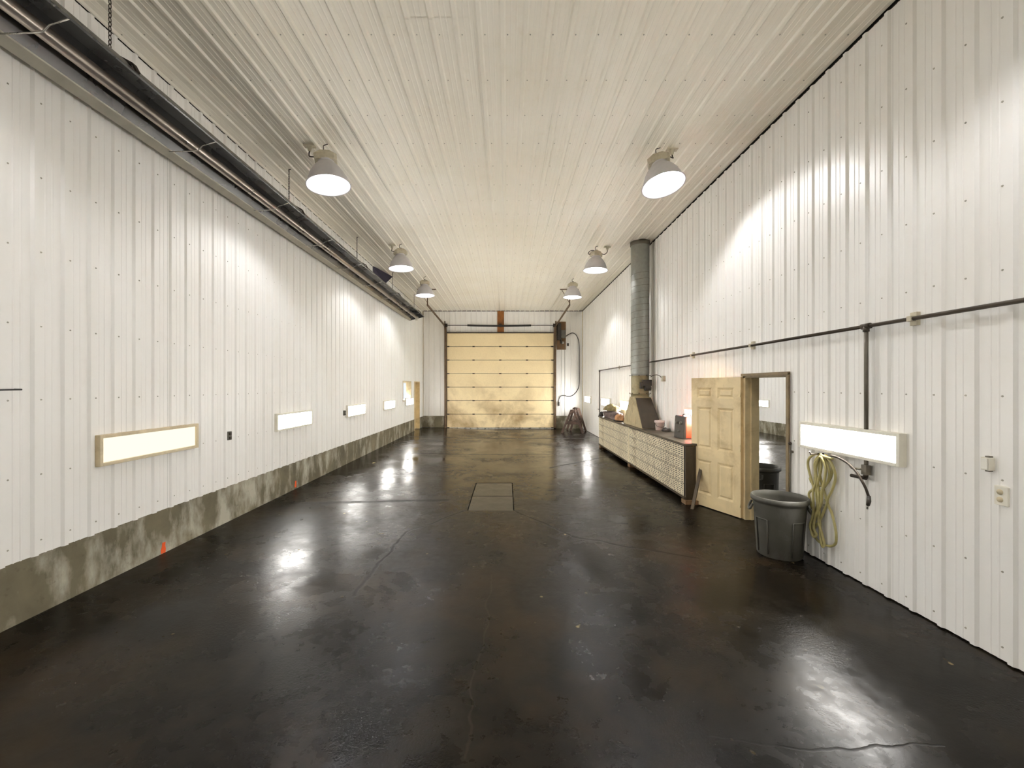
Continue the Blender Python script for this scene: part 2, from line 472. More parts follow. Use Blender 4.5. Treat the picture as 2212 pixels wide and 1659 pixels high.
def screws(parent, pts, nrm_map, mat=None):
    """hex screw heads, far below ten pixels each: joined into one part"""
    mb = MB()
    for (u, v) in pts:
        ring = [(0.0075 * math.cos(a), 0.0075 * math.sin(a)) for a in [math.pi / 3 * i for i in range(6)]]
        lo = [nrm_map(u + a, 0.0, v + b) for a, b in ring]; hi = [nrm_map(u + a * 0.8, 0.005, v + b * 0.8) for a, b in ring]
        mb.add(lo + hi, [(6, 7, 8, 9, 10, 11)] + [(i, (i + 1) % 6, 6 + (i + 1) % 6, 6 + i) for i in range(6)])
    o = mb.build('screw_heads', mat or M_SCREW, parent); o['kind'] = 'stuff'
    return o
def in_holes(u, v, holes, m=0.02):
    return any(h[0] - m < u < h[1] + m and h[2] - m < v < h[3] + m for h in holes)

# ------------------------------------------------------------------ floor
def build_floor():
    mb = MB()
    xs = [XL - 0.25, XL, -3.2, -2.6, -2.0, -1.5, -1.0, -0.6, 0.12, 1.2, 2.4, XR, XR + WT, 5.5, 8.0, XN + 0.2]
    ys = [YB - 0.3, -1, 1, 2.5, 4, 5.5, 6.5, 7.36, 8.36, 10, 12, 14, 16, 18, YF + 0.3, 22, 26.2]
    vs = [(x, y, floor_z(x)) for y in ys for x in xs]
    nx = len(xs); fs = []
    for j in range(len(ys) - 1):
        for i in range(nx - 1):
            if abs(xs[i] + 0.6) < 1e-6 and 6.4 < ys[j] < 8.0: continue     # sump opening
            if xs[i] < XR - 0.01 and ys[j] > YF: continue
            fs.append((j * nx + i, j * nx + i + 1, (j + 1) * nx + i + 1, (j + 1) * nx + i))
    mb.add(vs, fs)
    # walls and bottom of the sump under the covers
    mb.add([(-0.6, 6.5, 0), (0.12, 6.5, 0), (0.12, 8.36, 0), (-0.6, 8.36, 0), (-0.6, 6.5, -0.3), (0.12, 6.5, -0.3), (0.12, 8.36, -0.3), (-0.6, 8.36, -0.3)],
           [(0, 1, 5, 4), (1, 2, 6, 5), (2, 3, 7, 6), (3, 0, 4, 7), (4, 5, 6, 7)])
    o = mb.build('floor', M_FLOOR)
    tag(o, 'dark wet oil-stained concrete floor of the wash bay', 'floor', kind='structure')
    return o
floor = build_floor()

# ------------------------------------------------------------------ left wall
LM = 0.230
L_LIGHTS = [3.89, 6.90, 9.97, 12.95, 15.75]
LW, LZ0, LZ1 = 1.245, 1.16, 1.45
win_hole = (15.42, 16.75, 1.34, 2.09)
walk_hole = (17.35, 18.42, 0.0, 2.09)
wall_left = MB()
# backing behind the steel, with the window and walk door openings left free
for (y0, y1, z0, z1) in [(YB - 0.2, win_hole[0], 0, ZC), (win_hole[0], win_hole[1], 0, win_hole[2]), (win_hole[0], win_hole[1], win_hole[3], ZC),
                         (win_hole[1], walk_hole[0], 0, ZC), (walk_hole[0], walk_hole[1], walk_hole[3], ZC), (walk_hole[1], YF + 0.2, 0, ZC)]:
    wall_left.box((XL - 0.22, y0, z0), (XL - 0.02, y1, z1))
wall_left = wall_left.build('wall_left', M_BACK)
tag(wall_left, 'long white ribbed steel wall on the heater side', 'wall', kind='structure')
def lmap(u, d, v, local=False):
    if local == 'o': return (XL + d, u, 0)
    return (d, u, v) if local else (XL + d, u, v)
CURB = 0.546
clad(wall_left, lmap, LM, 0.019, 3.852 - 0.05, YB, YF, CURB, ZC - 0.025, [win_hole, walk_hole], M_WALL)
pts = []
k0 = int((YB - 3.852) / LM); k = k0
while 3.852 + k * LM < YF - 0.1:
    for z in (0.66, 1.19, 1.79, 2.38, 2.98, 3.58, 4.18, 4.78):
        u = 3.852 + k * LM + 0.048
        if not in_holes(u, z, [win_hole, walk_hole]) and not any(a - 0.05 < u < a + LW + 0.05 and LZ0 - 0.03 < z < LZ1 + 0.03 for a in L_LIGHTS): pts.append((u, z))
    k += 1
screws(wall_left, pts, lmap)
curb = MB()
for (y0, y1) in ((YB, walk_hole[0]), (walk_hole[1], YF)):
    curb.box((XL - 0.015, y0, 0.0), (XL + 0.004, y1, CURB + 0.002))
curb = curb.build('baseboard_left', M_CONC)
tag(curb, 'stained concrete foundation strip along the bottom of the heater-side wall', 'foundation', kind='structure')

# ------------------------------------------------------------------ right wall
RM = 0.2355
door_hole = (5.14, 6.10, 0.0, 2.045)
wr = MB()
for (y0, y1, z0, z1) in [(YB - 0.2, door_hole[0], 0, ZC), (door_hole[0], door_hole[1], door_hole[3], ZC), (door_hole[1], 26.2, 0, ZC)]:
    wr.box((XR + 0.02, y0, z0), (XR + WT - 0.02, y1, z1))
wall_right = wr.build('wall_right', M_BACK)
tag(wall_right, 'white ribbed steel partition wall with the open doorway', 'wall', kind='structure')
def rmap(u, d, v, local=False):
    if local == 'o': return (XR - d, u, 0)
    return (-d, u, v) if local else (XR - d, u, v)
clad(wall_right, rmap, RM, 0.019, 2.876 - 0.05, YB, YF, 0.012, ZC - 0.03, [door_hole], M_WALL)
R_LIGHTS = [3.635, 6.80, 11.33, 13.85, 17.05]
RZ0, RZ1 = 1.21, 1.49
pts = []
k = int((YB - 2.876) / RM)
while 2.876 + k * RM < YF - 0.1:
    for z in (0.10, 0.62, 1.25, 1.83, 2.70, 3.28, 3.86, 4.44, 5.0):
        u = 2.876 + k * RM + 0.06
        if not in_holes(u, z, [door_hole], 0.06) and not any(a - 0.05 < u < a + LW + 0.05 and RZ0 - 0.03 < z < RZ1 + 0.03 for a in R_LIGHTS): pts.append((u, z))
    k += 1
screws(wall_right, pts, rmap)
# steel on the neighbouring bay's side of the partition
link('bay_lining', MB().box((XR + WT - 0.02, YB, 0), (XR + WT, door_hole[0], ZC)).box((XR + WT - 0.02, door_hole[1], 0), (XR + WT, 26, ZC))
     .box((XR + WT - 0.02, door_hole[0], door_hole[3]), (XR + WT, door_hole[1], ZC)).mesh('bay_lining', M_WALL), wall_right)

# ------------------------------------------------------------------ far wall and rear wall
FM = 0.2355
wf = MB().box((XL - 0.2, YF + 0.02, 0), (XR + 0.02, YF + 0.2, ZC))
wall_far = wf.build('wall_far', M_BACK)
tag(wall_far, 'end wall of ribbed white steel around the overhead door', 'wall', kind='structure')
def fmap(u, d, v, local=False):
    if local == 'o': return (u, YF - d, 0)
    return (u, -d, v) if local else (u, YF - d, v)
clad(wall_far, fmap, FM, 0.019, XL + 0.02, XL, XR, CURB + 0.02, ZC - 0.03, [], M_WALL)
bl = MB().box((XL, YF - 0.02, 0.0), (-2.80, YF + 0.02, CURB + 0.02)).box((2.24, YF - 0.02, 0.0), (XR, YF + 0.02, CURB + 0.02))
tag(bl.build('baseboard_far', M_CONC), 'dark concrete foundation strip either side of the overhead door', 'foundation', kind='structure')
wb = MB().box((XL - 0.2, YB - 0.2, 0), (XN + 0.2, YB - 0.02, ZC)).build('wall_rear', M_BACK)
tag(wb, 'white steel wall behind the viewer', 'wall', kind='structure')
def bmap(u, d, v, local=False):
    if local == 'o': return (u, YB + d, 0)
    return (u, d, v) if local else (u, YB + d, v)
clad(wb, bmap, FM, 0.019, XL, XL, XR, 0.01, ZC - 0.03, [], M_WALL)

# ------------------------------------------------------------------ ceiling
ceil = MB().box((XL - 0.2, YB - 0.2, ZC + 0.02), (XR + WT, YF + 0.2, ZC + 0.15)).build('ceiling', M_BACK)
tag(ceil, 'cream ribbed steel ceiling running the length of the bay', 'ceiling', kind='structure')
CM = 0.218
cx0 = XL - 0.035; w = 4 * CM; cache = {}
seams = [[6.2, 10.3], [4.9, 9.0, 14.2], [7.4, 11.5], [3.95, 8.1, 13.0], [7.55, 12.4], [5.26, 9.6, 15.0], [6.4, 10.8], [6.35, 11.6], [8.6, 14.0]]
for i in range(9):
    x0 = cx0 + i * w
    if x0 > XR - 0.03: break
    x1 = min(x0 + w, XR - 0.012)
    lo = max(x0, XL + 0.012)
    ys = [YB] + seams[i] + [YF - 0.012]
    for j, (a, b) in enumerate(zip(ys, ys[1:])):
        pr = clip_profile(sheet_profile(CM, 4, 0.019, start=x0), lo, x1)
        dz = 0.004 if j % 2 else 0.0
        mb = sheet_mesh('steel_sheet', pr, a - (0.05 if j else 0), b, [], lambda u, d, v: (u, v, -d), M_CEIL)
        link('steel_sheet', mb, ceil, (0, 0, ZC - dz - (0.0012 if i % 2 else 0)))
pts = []
k = 0
while cx0 + 0.05 + k * CM < XR - 0.1:
    y = 4.09 - 0.61 * 12
    while y < YF - 0.1:
        if y > YB + 0.1: pts.append((cx0 + 0.05 + k * CM + 0.05, y))
        y += 0.61
    k += 1
screws(ceil, [p for p in pts if p[0] > XL + 0.05], lambda u, d, v: (u, v, ZC - 0.004 - d))

# ------------------------------------------------------------------ neighbouring bay seen through the doorway
wn = MB().box((XN + 0.02, YB, 0), (XN + 0.2, 26.2, ZC)).build('wall_next_bay', M_BACK)
tag(wn, 'ribbed white wall of the neighbouring bay seen through the doorway', 'wall', kind='structure')
def nmap(u, d, v, local=False):
    if local == 'o': return (XN - d, u, 0)
    return (-d, u, v) if local else (XN - d, u, v)
clad(wn, nmap, RM, 0.019, 10.0, 10.0, 26.0, 0.47, ZC - 0.03, [], M_WALL)
tag(MB().box((XN - 0.01, YB, 0), (XN + 0.02, 26.2, 0.475)).build('baseboard_next_bay', M_CONC), 'grey concrete foundation strip of the neighbouring bay', 'foundation', kind='structure')
tag(MB().box((XR + WT, YB - 0.2, ZC), (XN + 0.2, 26.2, ZC + 0.1)).build('ceiling_next_bay', M_CEIL), 'cream ceiling of the neighbouring bay', 'ceiling', kind='structure')
tag(MB().box((XR + WT - 0.02, 26.0, 0), (XN + 0.2, 26.2, ZC)).build('wall_next_bay_end', M_WALL), 'white end wall of the neighbouring bay', 'wall', kind='structure')

# ------------------------------------------------------------------ corner trims
tr = MB().box((XL, YF - 0.026, CURB), (XL + 0.03, YF - 0.001, ZC - 0.03)).build('trim_1', M_BEIGETRIM)
tag(tr, 'narrow corner trim between the end wall and the heater-side wall', 'trim', kind='structure')
tr = MB().box((XR - 0.03, YF - 0.026, 0.02), (XR - 0.001, YF - 0.001, ZC - 0.03)).build('trim_2', M_BEIGETRIM)
tag(tr, 'narrow corner trim between the end wall and the partition wall', 'trim', kind='structure')

# ------------------------------------------------------------------ overhead door
d1 = empty('door_1', (-0.275, 19.0, 0), 'closed cream sectional overhead door with seven panels and steel tracks', 'overhead door', kind='structure')
DW, DH = 4.76, 0.603
secm = MB()
hw = DW / 2
secm.box((-hw, 0.0, 0.009), (hw, 0.05, DH - 0.009))
for zz in (0.03, DH - 0.045):
    secm.box((-hw, -0.004, zz), (hw, 0.0, zz + 0.015))
sec_mesh = secm.mesh('door_section', M_ODOOR)
hin = MB().box((-0.05, -0.016, -0.022), (0.05, -0.004, 0.022)).tube([(-0.045, -0.018, 0), (0.045, -0.018, 0)], 0.011, 8)
hin_mesh = hin.mesh('hinge', M_DARKIRON)
for i in range(7):
    o = link('door_section', sec_mesh, d1, (0, 0, 0.045 + i * DH))
    if i:
        for x in (-1.19, 0.0, 1.19): link('hinge', hin_mesh, o, (x, 0, 0))
    for x in (-hw + 0.06, hw - 0.06): link('roller_bracket', hin_mesh, o, (x, 0, 0))
MB().box((-hw, 0.052, 0.02), (hw, 0.058, 4.27)).build('dark_backing', M_BACK, d1)  # dark plate behind the sections, its colour gives the gaps their shade
MB().box((-hw, -0.004, 0.0), (hw, 0.05, 0.047)).build('bottom_seal', M_CHROME, d1)
MB().box((-hw, -0.05, 4.262), (hw, 0.03, 4.302)).build('top_strut', M_DARKIRON, d1)
for sx in (-1, 1):
    x = sx * (hw + 0.055)
    mb = MB().box((x - 0.045, -0.09, 0.05), (x + 0.045, -0.03, 4.66)).box((x + sx * 0.02, -0.03, 0.05), (x + sx * 0.06, 0.08, 4.80))
    mb.build('vertical_track', M_RUST, d1)
    xi = sx * (hw + 0.09)
    path = [(xi, -0.06, 4.35), (xi, -0.09, 4.50), (xi, -0.22, 4.58), (xi, -0.5, 4.60), (xi, -4.25, 4.72)]
    mb = MB()
    for p, q in zip(path, path[1:]): mb.bar(p, q, 0.03, 0.075)
    mb.build('horizontal_track', M_RUST, d1)
    mb = MB().box((xi - 0.34, -4.28, ZC - 0.045), (xi + 0.30, -4.22, ZC - 0.022))
    mb.bar((xi, -4.2, ZC - 0.04), (xi, -4.2, 4.72), 0.035, 0.02).bar((xi - 0.28, -4.22, ZC - 0.03), (xi, -4.2, 4.78), 0.03, 0.012)
    mb.build('track_hanger', M_RUST, d1)
    mb = MB().lathe([(0.03, -0.05), (0.085, -0.045), (0.075, -0.02), (0.075, 0.02), (0.085, 0.045), (0.03, 0.05)], 18, (sx * (hw + 0.02), -0.06, 4.60), axis='x', cap0=True, cap1=True)
    mb.build('cable_drum', M_DARKIRON, d1)
MB().tube([(-hw - 0.08, -0.06, 4.60), (hw + 0.08, -0.06, 4.60)], 0.014, 10).build('torsion_shaft', M_DARKIRON, d1)
mb = MB()
mb.tube(smooth_path([(-1.46, -0.06, 4.605), (-0.9, -0.06, 4.585), (0.02, -0.06, 4.575), (0.8, -0.06, 4.585), (1.37, -0.06, 4.600)], 8), 0.042, 14)
mb.build('torsion_spring', M_BLACK, d1)
MB().box((-0.135, 0.03, 4.30), (0.165, 0.078, ZC - 0.03)).build('spring_plank', M_REDWOOD, d1, bevel=0.004)
MB().box((-0.05, -0.10, 4.53), (0.07, 0.03, 4.66)).build('centre_bearing', M_DARKIRON, d1)

# opener on its board
op = empty('door_opener', (2.455, YF - 0.02, 3.53), 'chain-hoist door opener on a wooden board beside the overhead door', 'door opener')
MB().box((-0.20, -0.035, 0), (0.20, -0.002, 1.25)).build('backing_board', M_WOOD, op, bevel=0.003)
MB().box((-0.19, -0.22, 0.42), (-0.03, -0.035, 1.16)).build('motor', M_BLACKPAINT, op, bevel=0.012)
MB().box((-0.05, -0.20, 0.50), (0.17, -0.035, 0.86)).build('control_box', M_OUTLETGREY, op, bevel=0.01)
MB().lathe([(0.02, -0.04), (0.10, -0.035), (0.10, 0.035), (0.02, 0.04)], 18, (-0.02, -0.14, 0.36), axis='x', cap0=True, cap1=True).build('chain_wheel', M_DARKIRON, op)
MB().lathe([(0.0, 0.0), (0.05, 0.02), (0.05, 0.10), (0.0, 0.12)], 14, (0.05, -0.12, 0.24), axis='z').build('brake_drum', M_CHROME, op)
for x in (-0.005, 0.135):
    MB().tube([(x, -0.13, 0.36), (x, -0.12, -2.95)], 0.007, 6).build('pull_chain', M_GREYPIPE, op)
sb = MB().box((2.72, YF - 0.06, 3.69), (2.79, YF - 0.018, 3.82)).box((2.735, YF - 0.075, 3.72), (2.775, YF - 0.06, 3.76)).build('junction_box', M_DARKIRON)
tag(sb, 'small dark switch box on the end wall next to the opener cord', 'switch box')
cord = empty('opener_cord', (2.65, YF - 0.04, 4.14), 'black control cord looping down the end wall to a pendant', 'cord')
Yc = YF - 0.05
pathc = [(2.66, 4.13), (2.78, 4.21), (2.95, 4.28), (3.10, 4.20), (3.20, 4.02), (3.25, 3.74), (3.255, 2.9), (3.25, 2.0), (3.16, 1.70), (2.98, 1.50), (2.78, 1.44), (2.58, 1.48), (2.42, 1.45), (2.35, 1.32), (2.34, 1.18)]
MB().tube([p - Vector((2.65, YF - 0.04, 4.14)) for p in smooth_path([(a, Yc, b) for a, b in pathc], 5)], 0.017, 8).build('cable', M_BLACK, cord)
MB().cbox((2.34 - 2.65, -0.02, 1.10 - 4.14), (0.07, 0.05, 0.17)).build('pendant', M_BLACK, cord, bevel=0.012)

# ------------------------------------------------------------------ open personnel door in the partition
d2 = empty('door_2', (XR, 6.10, 0), 'open dirty cream six-panel door swung back against the partition wall', 'door', kind='structure')
# frame, local origin at far jamb
mb = MB().box((-0.03, -0.05, 0), (WT + 0.02, 0.0, 2.045))
mb.box((-0.035, 0.0, 0), (-0.018, 0.035, 2.06))
mb.build('far_jamb', M_JAMB, d2)
MB().box((-0.03, -0.96, 0), (WT + 0.02, -0.93, 2.045)).box((-0.036, -0.985, 0), (-0.018, -0.94, 2.06)).build('near_jamb', M_FRAMEBROWN, d2)
MB().box((-0.03, -0.96, 2.015), (WT + 0.02, 0.0, 2.05)).box((-0.045, -0.985, 2.04), (-0.01, 0.035, 2.075)).build('head_jamb', M_FRAMEBROWN, d2)
MB().box((0.05, -0.065, 0), (0.075, -0.05, 2.015)).build('door_stop', M_JAMB, d2)
SW, SH, ST = 0.915, 2.015, 0.040
cols = [(0.115, 0.405), (0.51, 0.80)]
rows = [(0.19, 0.73), (0.91, 1.56), (1.70, 1.865)]
sl = MB()
def slab_face(y, sgn):
    us = sorted({0, SW} | {u for c in cols for u in c}); vs_ = sorted({0, SH} | {v for r_ in rows for v in r_})
    for a, b in zip(us, us[1:]):
        for c, d in zip(vs_, vs_[1:]):
            hole = any(abs(a - q[0]) < 1e-6 for q in cols) and any(abs(c - q[0]) < 1e-6 for q in rows)
            if not hole:
                sl.add([(a, y, c), (b, y, c), (b, y, d), (a, y, d)], [(0, 1, 2, 3)])
            else:
                m, dp = 0.03, 0.012
                o4 = [(a, y, c), (b, y, c), (b, y, d), (a, y, d)]
                i4 = [(a + m, y - sgn * dp, c + m), (b - m, y - sgn * dp, c + m), (b - m, y - sgn * dp, d - m), (a + m, y - sgn * dp, d - m)]
                sl.add(o4 + i4, [(0, 1, 5, 4), (1, 2, 6, 5), (2, 3, 7, 6), (3, 0, 4, 7), (4, 5, 6, 7)])
slab_face(0.0, -1); slab_face(ST, 1)
sl.add([(0, 0, 0), (SW, 0, 0), (SW, 0, SH), (0, 0, SH), (0, ST, 0), (SW, ST, 0), (SW, ST, SH), (0, ST, SH)], [(0, 1, 5, 4), (1, 2, 6, 5), (2, 3, 7, 6), (3, 0, 4, 7)])
slab = link('door_slab', sl.mesh('door_slab', M_DOORSLAB), d2, (-0.035, 0.0, 0.012))
ang = math.atan2(0.855, -0.335)           # swung nearly flat against the wall
slab.rotation_euler = (0, 0, ang)
FACE = ST                                  # face turned to the room
pm = {}
for (a, b) in cols:
    for (c, d) in rows:
        mb = MB(); mrg = 0.055; lift = 0.009
        for y, sg in ((FACE - 0.012, 1),):
            o4 = [(a + 0.035, y, c + 0.035), (b - 0.035, y, c + 0.035), (b - 0.035, y, d - 0.035), (a + 0.035, y, d - 0.035)]
            i4 = [(a + mrg, y + lift, c + mrg), (b - mrg, y + lift, c + mrg), (b - mrg, y + lift, d - mrg), (a + mrg, y + lift, d - mrg)]
            mb.add(o4 + i4, [(0, 1, 5, 4), (1, 2, 6, 5), (2, 3, 7, 6), (3, 0, 4, 7), (4, 5, 6, 7)])
        mb.build('raised_panel', M_DOORSLAB, slab)
mb = MB().lathe([(0.032, 0.0), (0.030, 0.006), (0.012, 0.010), (0.012, 0.035), (0.026, 0.042), (0.030, 0.055), (0.022, 0.068), (0.0, 0.07)], 18, (SW - 0.065, FACE, 0.93), axis='y')
mb.build('door_knob', M_BRASS, slab)
for z in (0.2, 1.0, 1.78):
    MB().tube([(0.0, FACE + 0.006, z - 0.05), (0.0, FACE + 0.006, z + 0.05)], 0.009, 8).box((0, FACE - 0.002, z - 0.05), (0.035, FACE + 0.003, z + 0.05)).build('hinge', M_JAMB, slab)

# far walk door in the heater-side wall
d3 = empty('door_3', (XL, 17.885, 0.07), 'narrow cream walk door recessed in the corner beyond the tall window', 'door', kind='structure')
hw3 = 0.535
MB().box((-0.20, -hw3 + 0.04, 0), (-0.155, hw3 - 0.04, 1.98)).build('door_slab', M_DOORSLAB, d3, bevel=0.003)
mb = MB().box((-0.21, -hw3, -0.06), (0.012, -hw3 + 0.04, 2.02)).box((-0.21, hw3 - 0.04, -0.06), (0.012, hw3, 2.02)).box((-0.21, -hw3, 1.98), (0.012, hw3, 2.02))
mb.build('door_frame', M_JAMB, d3)
MB().lathe([(0.03, 0.0), (0.012, 0.008), (0.012, 0.03), (0.028, 0.04), (0.02, 0.06), (0, 0.062)], 14, (-0.155, -hw3 + 0.11, 0.92), axis='x').build('door_knob', M_BRASS, d3)

# tall window
w1 = empty('window_1', (XL, 16.085, 1.34), 'small upright window with deep reveal above the last lit panel', 'window', kind='structure')
hh, ww = 0.75, 0.665
mb = MB().box((-0.21, -ww, 0), (0.02, -ww + 0.03, hh)).box((-0.21, ww - 0.03, 0), (0.02, ww, hh)).box((-0.21, -ww, 0), (0.02, ww, 0.03)).box((-0.21, -ww, hh - 0.03), (0.02, ww, hh))
mb.build('window_reveal', M_BEIGETRIM, w1)
mb = MB().box((-0.20, -ww + 0.03, 0.03), (-0.165, -ww + 0.08, hh - 0.03)).box((-0.20, ww - 0.08, 0.03), (-0.165, ww - 0.03, hh - 0.03))
mb.box((-0.20, -ww + 0.08, 0.03), (-0.165, ww - 0.08, 0.075)).box((-0.20, -ww + 0.08, hh - 0.075), (-0.165, ww - 0.08, hh - 0.03))
mb.build('window_sash', M_PVC, w1)
MB().box((-0.19, -ww + 0.08, 0.075), (-0.18, ww - 0.08, hh - 0.075)).build('window_pane', M_DAY, w1)

# ------------------------------------------------------------------ lit panels low on the walls
def light_panel(name, side, yc, zc, label, group, frame_mat, width=LW, height=0.29, xw=None, prot=0.055, glow=None):
    """side +1: on a wall whose room side looks to +x"""
    t = empty(name, (xw, yc, zc), label, 'wall light', group)
    a, b, fw = width / 2, height / 2, 0.032
    s = side
    MB().box((0, -a, -b), (s * prot, -a + fw, b)).box((0, a - fw, -b), (s * prot, a, b)).box((0, -a + fw, -b), (s * prot, a - fw, -b + fw)).box((0, -a + fw, b - fw), (s * prot, a - fw, b)).build('frame', frame_mat, t, bevel=0.004)
    MB().box((s * 0.004, -a + fw, -b + fw), (s * (prot - 0.022), a - fw, b - fw)).build('diffuser', glow or M_GLOW, t)
    return t
ll = ['wide lit wall panel nearest the viewer on the heater-side wall', 'second lit panel from the viewer along the heater-side wall', 'third lit panel from the viewer along the heater-side wall',
      'fourth lit panel from the viewer, just before the small upright window', 'farthest small lit panel on the heater-side wall, under the upright window']
for y, lb in ((-2.2, 'added lit panel out of view behind the viewer on the heater-side wall'),):
    light_panel('wall_light', 1, y + LW / 2, (LZ0 + LZ1) / 2, lb, 'lit panels on the heater-side wall', M_BEIGETRIM, xw=XL + 0.001, prot=0.06)  # unseen panel added behind the viewer as fill light
for y, lb in ((-2.5, 'added lit panel out of view behind the viewer on the partition wall'),):
    light_panel('wall_light', -1, y + LW / 2, (RZ0 + RZ1) / 2, lb, 'lit panels on the partition wall', M_WHITE, xw=XR - 0.001, prot=0.07)  # its counterpart across the bay, likewise added for fill
for y, lb in zip(L_LIGHTS, ll):
    light_panel('wall_light', 1, y + LW / 2, (LZ0 + LZ1) / 2, lb, 'lit panels on the heater-side wall', M_BEIGETRIM if y < 5 else M_WHITE, xw=XL + 0.001, prot=0.05, glow=M_GLOWDIM if y < 5 else None)
lr = ['wide lit wall panel above the coiled yellow hose', 'lit wall panel half hidden by the open door, above the red welder', 'lit wall panel partly hidden behind the flue hood on the bench',
      'lit wall panel above the heap of rags at the far bench end', 'lit wall panel near the far corner above the saw horses']
for y, lb in zip(R_LIGHTS, lr):
    light_panel('wall_light', -1, y + LW / 2, (RZ0 + RZ1) / 2, lb, 'lit panels on the partition wall', M_WHITE, xw=XR - 0.001, prot=0.07)
for yy, lb in ((5.6, 'first'), (9.6, 'second'), (13.6, 'third'), (21.6, 'last')):
    light_panel('wall_light', -1, yy, 1.19, lb + ' added lit panel of the neighbouring bay, hidden by the partition', 'lit panels in the neighbouring bay', M_WHITE, xw=XN - 0.001)  # unseen panels added to brighten the neighbouring bay
for yy, lb in ((9.0, 'nearest'), (12.5, 'next'), (16.0, 'farther'), (19.5, 'farthest')):
    light_panel('wall_light', 1, yy, 1.35, lb + ' added lit panel on the back of the partition wall', 'added lit panels on the back of the partition', M_WHITE, xw=XR + WT + 0.001)  # added to light the opposite wall of the neighbouring bay
light_panel('wall_light', -1, 17.6, 1.19, 'lit wall panel seen through the open doorway', 'lit panels in the neighbouring bay', M_WHITE, xw=XN - 0.001)

# ------------------------------------------------------------------ high-bay lamps
HB_RIM = -0.59
def lamp_parts():
    prof = [(0.2875, 0.0), (0.278, 0.012), (0.268, 0.045), (0.252, 0.10), (0.226, 0.165), (0.190, 0.225), (0.150, 0.275), (0.110, 0.312), (0.100, 0.335)]
    inner = [(r - 0.004, z + (0.0 if z == 0 else -0.003)) for r, z in prof[:-1]]
    mb = MB()
    zb = HB_RIM
    mb.lathe([(r, z + zb) for r, z in prof], 36, mi=0)
    mb.lathe([(r, z + zb) for r, z in inner] + [(0.0, 0.312 + zb)], 36, mi=1)
    mb.lathe([(0.2875, zb), (0.296, zb - 0.004), (0.296, zb + 0.010), (0.283, zb + 0.012)], 36, mi=0)
    refl = mb.mesh('reflector', [M_ALU, M_INNER])
    col = MB().lathe([(0.102, 0.318 + zb), (0.108, 0.324 + zb), (0.108, 0.342 + zb), (0.09, 0.348 + zb)], 24, cap1=True, cap0=True).mesh('collar', M_ALU)
    b = MB()
    z0, z1 = zb + 0.335, zb + 0.465
    a, c = 0.148, 0.10
    lo = [(-a, -c * 0.75), (-a * 0.75, -c), (a * 0.75, -c), (a, -c * 0.75), (a, c * 0.75), (a * 0.75, c), (-a * 0.75, c), (-a, c * 0.75)]
    vs = [(x * 0.92, y * 0.92, z0) for x, y in lo] + [(x, y, z0 + 0.02) for x, y in lo] + [(x, y, z1 - 0.05) for x, y in lo] + [(x * 0.55, y * 0.8, z1) for x, y in lo]
    fs = [tuple(range(8))[::-1], tuple(range(24, 32))]
    for r_ in range(3):
        for j in range(8): fs.append((r_ * 8 + j, r_ * 8 + (j + 1) % 8, (r_ + 1) * 8 + (j + 1) % 8, (r_ + 1) * 8 + j))
    b.add(vs, fs)
    b.box((-0.012, -c - 0.004, z0 + 0.02), (0.012, -c + 0.01, z1 - 0.05))
    ballast = b.mesh('ballast_housing', M_BALLAST)
    bu = MB().lathe([(0.0, zb + 0.12), (0.022, zb + 0.126), (0.035, zb + 0.145), (0.035, zb + 0.175), (0.024, zb + 0.20), (0.016, zb + 0.215)], 18)
    bu.lathe([(0.017, zb + 0.213), (0.020, zb + 0.22), (0.022, zb + 0.305)], 14, mi=1, cap1=True)
    bulb = bu.mesh('bulb', [M_BULB, M_ALU])
    return refl, col, ballast, bulb
LAMP_MESHES = lamp_parts()
def lamp(loc, label, group, tilt=(0, 0), spin=0.0, box_dx=None, loop=False, cord_on=True):
    t = empty('high_bay_lamp', loc, label, 'hanging lamp', group)
    piv = Vector((0, 0, -0.075))
    M = Matrix.Translation(piv) @ Matrix.Rotation(tilt[0], 4, 'X') @ Matrix.Rotation(tilt[1], 4, 'Y') @ Matrix.Rotation(spin, 4, 'Z') @ Matrix.Translation(-piv)
    names = ('reflector', 'collar', 'ballast_housing', 'bulb')
    for nm, me in zip(names, LAMP_MESHES):
        o = link(nm, me, t); o.matrix_local = M
    hk = smooth_path([(0.045, 0, 0.0), (-0.012, 0, -0.018), (-0.02, 0, -0.045), (-0.012, 0, -0.088), (0.01, 0, -0.105), (0.035, 0, -0.088)], 5)
    MB().tube(hk, 0.006, 8).tube(smooth_path([(0.0, 0, -0.085), (0.014, 0, -0.108), (0.0, 0, -0.132), (-0.014, 0, -0.108)], 4, True), 0.005, 6, closed=True).build('hook', M_DARKIRON, t)
    if box_dx is not None:
        s = 1 if box_dx > 0 else -1
        mb = MB().cbox((box_dx, 0, -0.028), (0.15, 0.08, 0.018)).lathe([(0.04, -0.035), (0.028, -0.06), (0.022, -0.09), (0.012, -0.10)], 14, (box_dx, 0, 0), cap1=True)
        mb.build('ceiling_outlet', M_BALLAST, t)
        if loop:
            p = [(box_dx, 0, -0.09), (box_dx - s * 0.01, 0, -0.15), (box_dx - s * 0.09, 0, -0.20), (0.02 * s, -0.03, -0.14), (-s * 0.12, -0.05, -0.12), (-s * 0.20, -0.05, -0.18), (-s * 0.17, -0.05, -0.21), (-s * 0.07, -0.04, -0.16), (0, -0.04, -0.13)]
        else:
            end = M @ Vector((s * 0.150, 0, -0.19))
            p = [(box_dx, 0, -0.09), (box_dx + s * 0.008, 0, -0.13), ((box_dx + end.x) / 2 + s * 0.03, end.y / 2, (end.z - 0.12) / 2 - 0.02), tuple(end)]
        MB().tube(smooth_path(p, 6), 0.009, 8).build('cord', M_DARKIRON, t)
    return t
GL, GR = 'high-bay lamps on the heater side', 'high-bay lamps on the partition side'
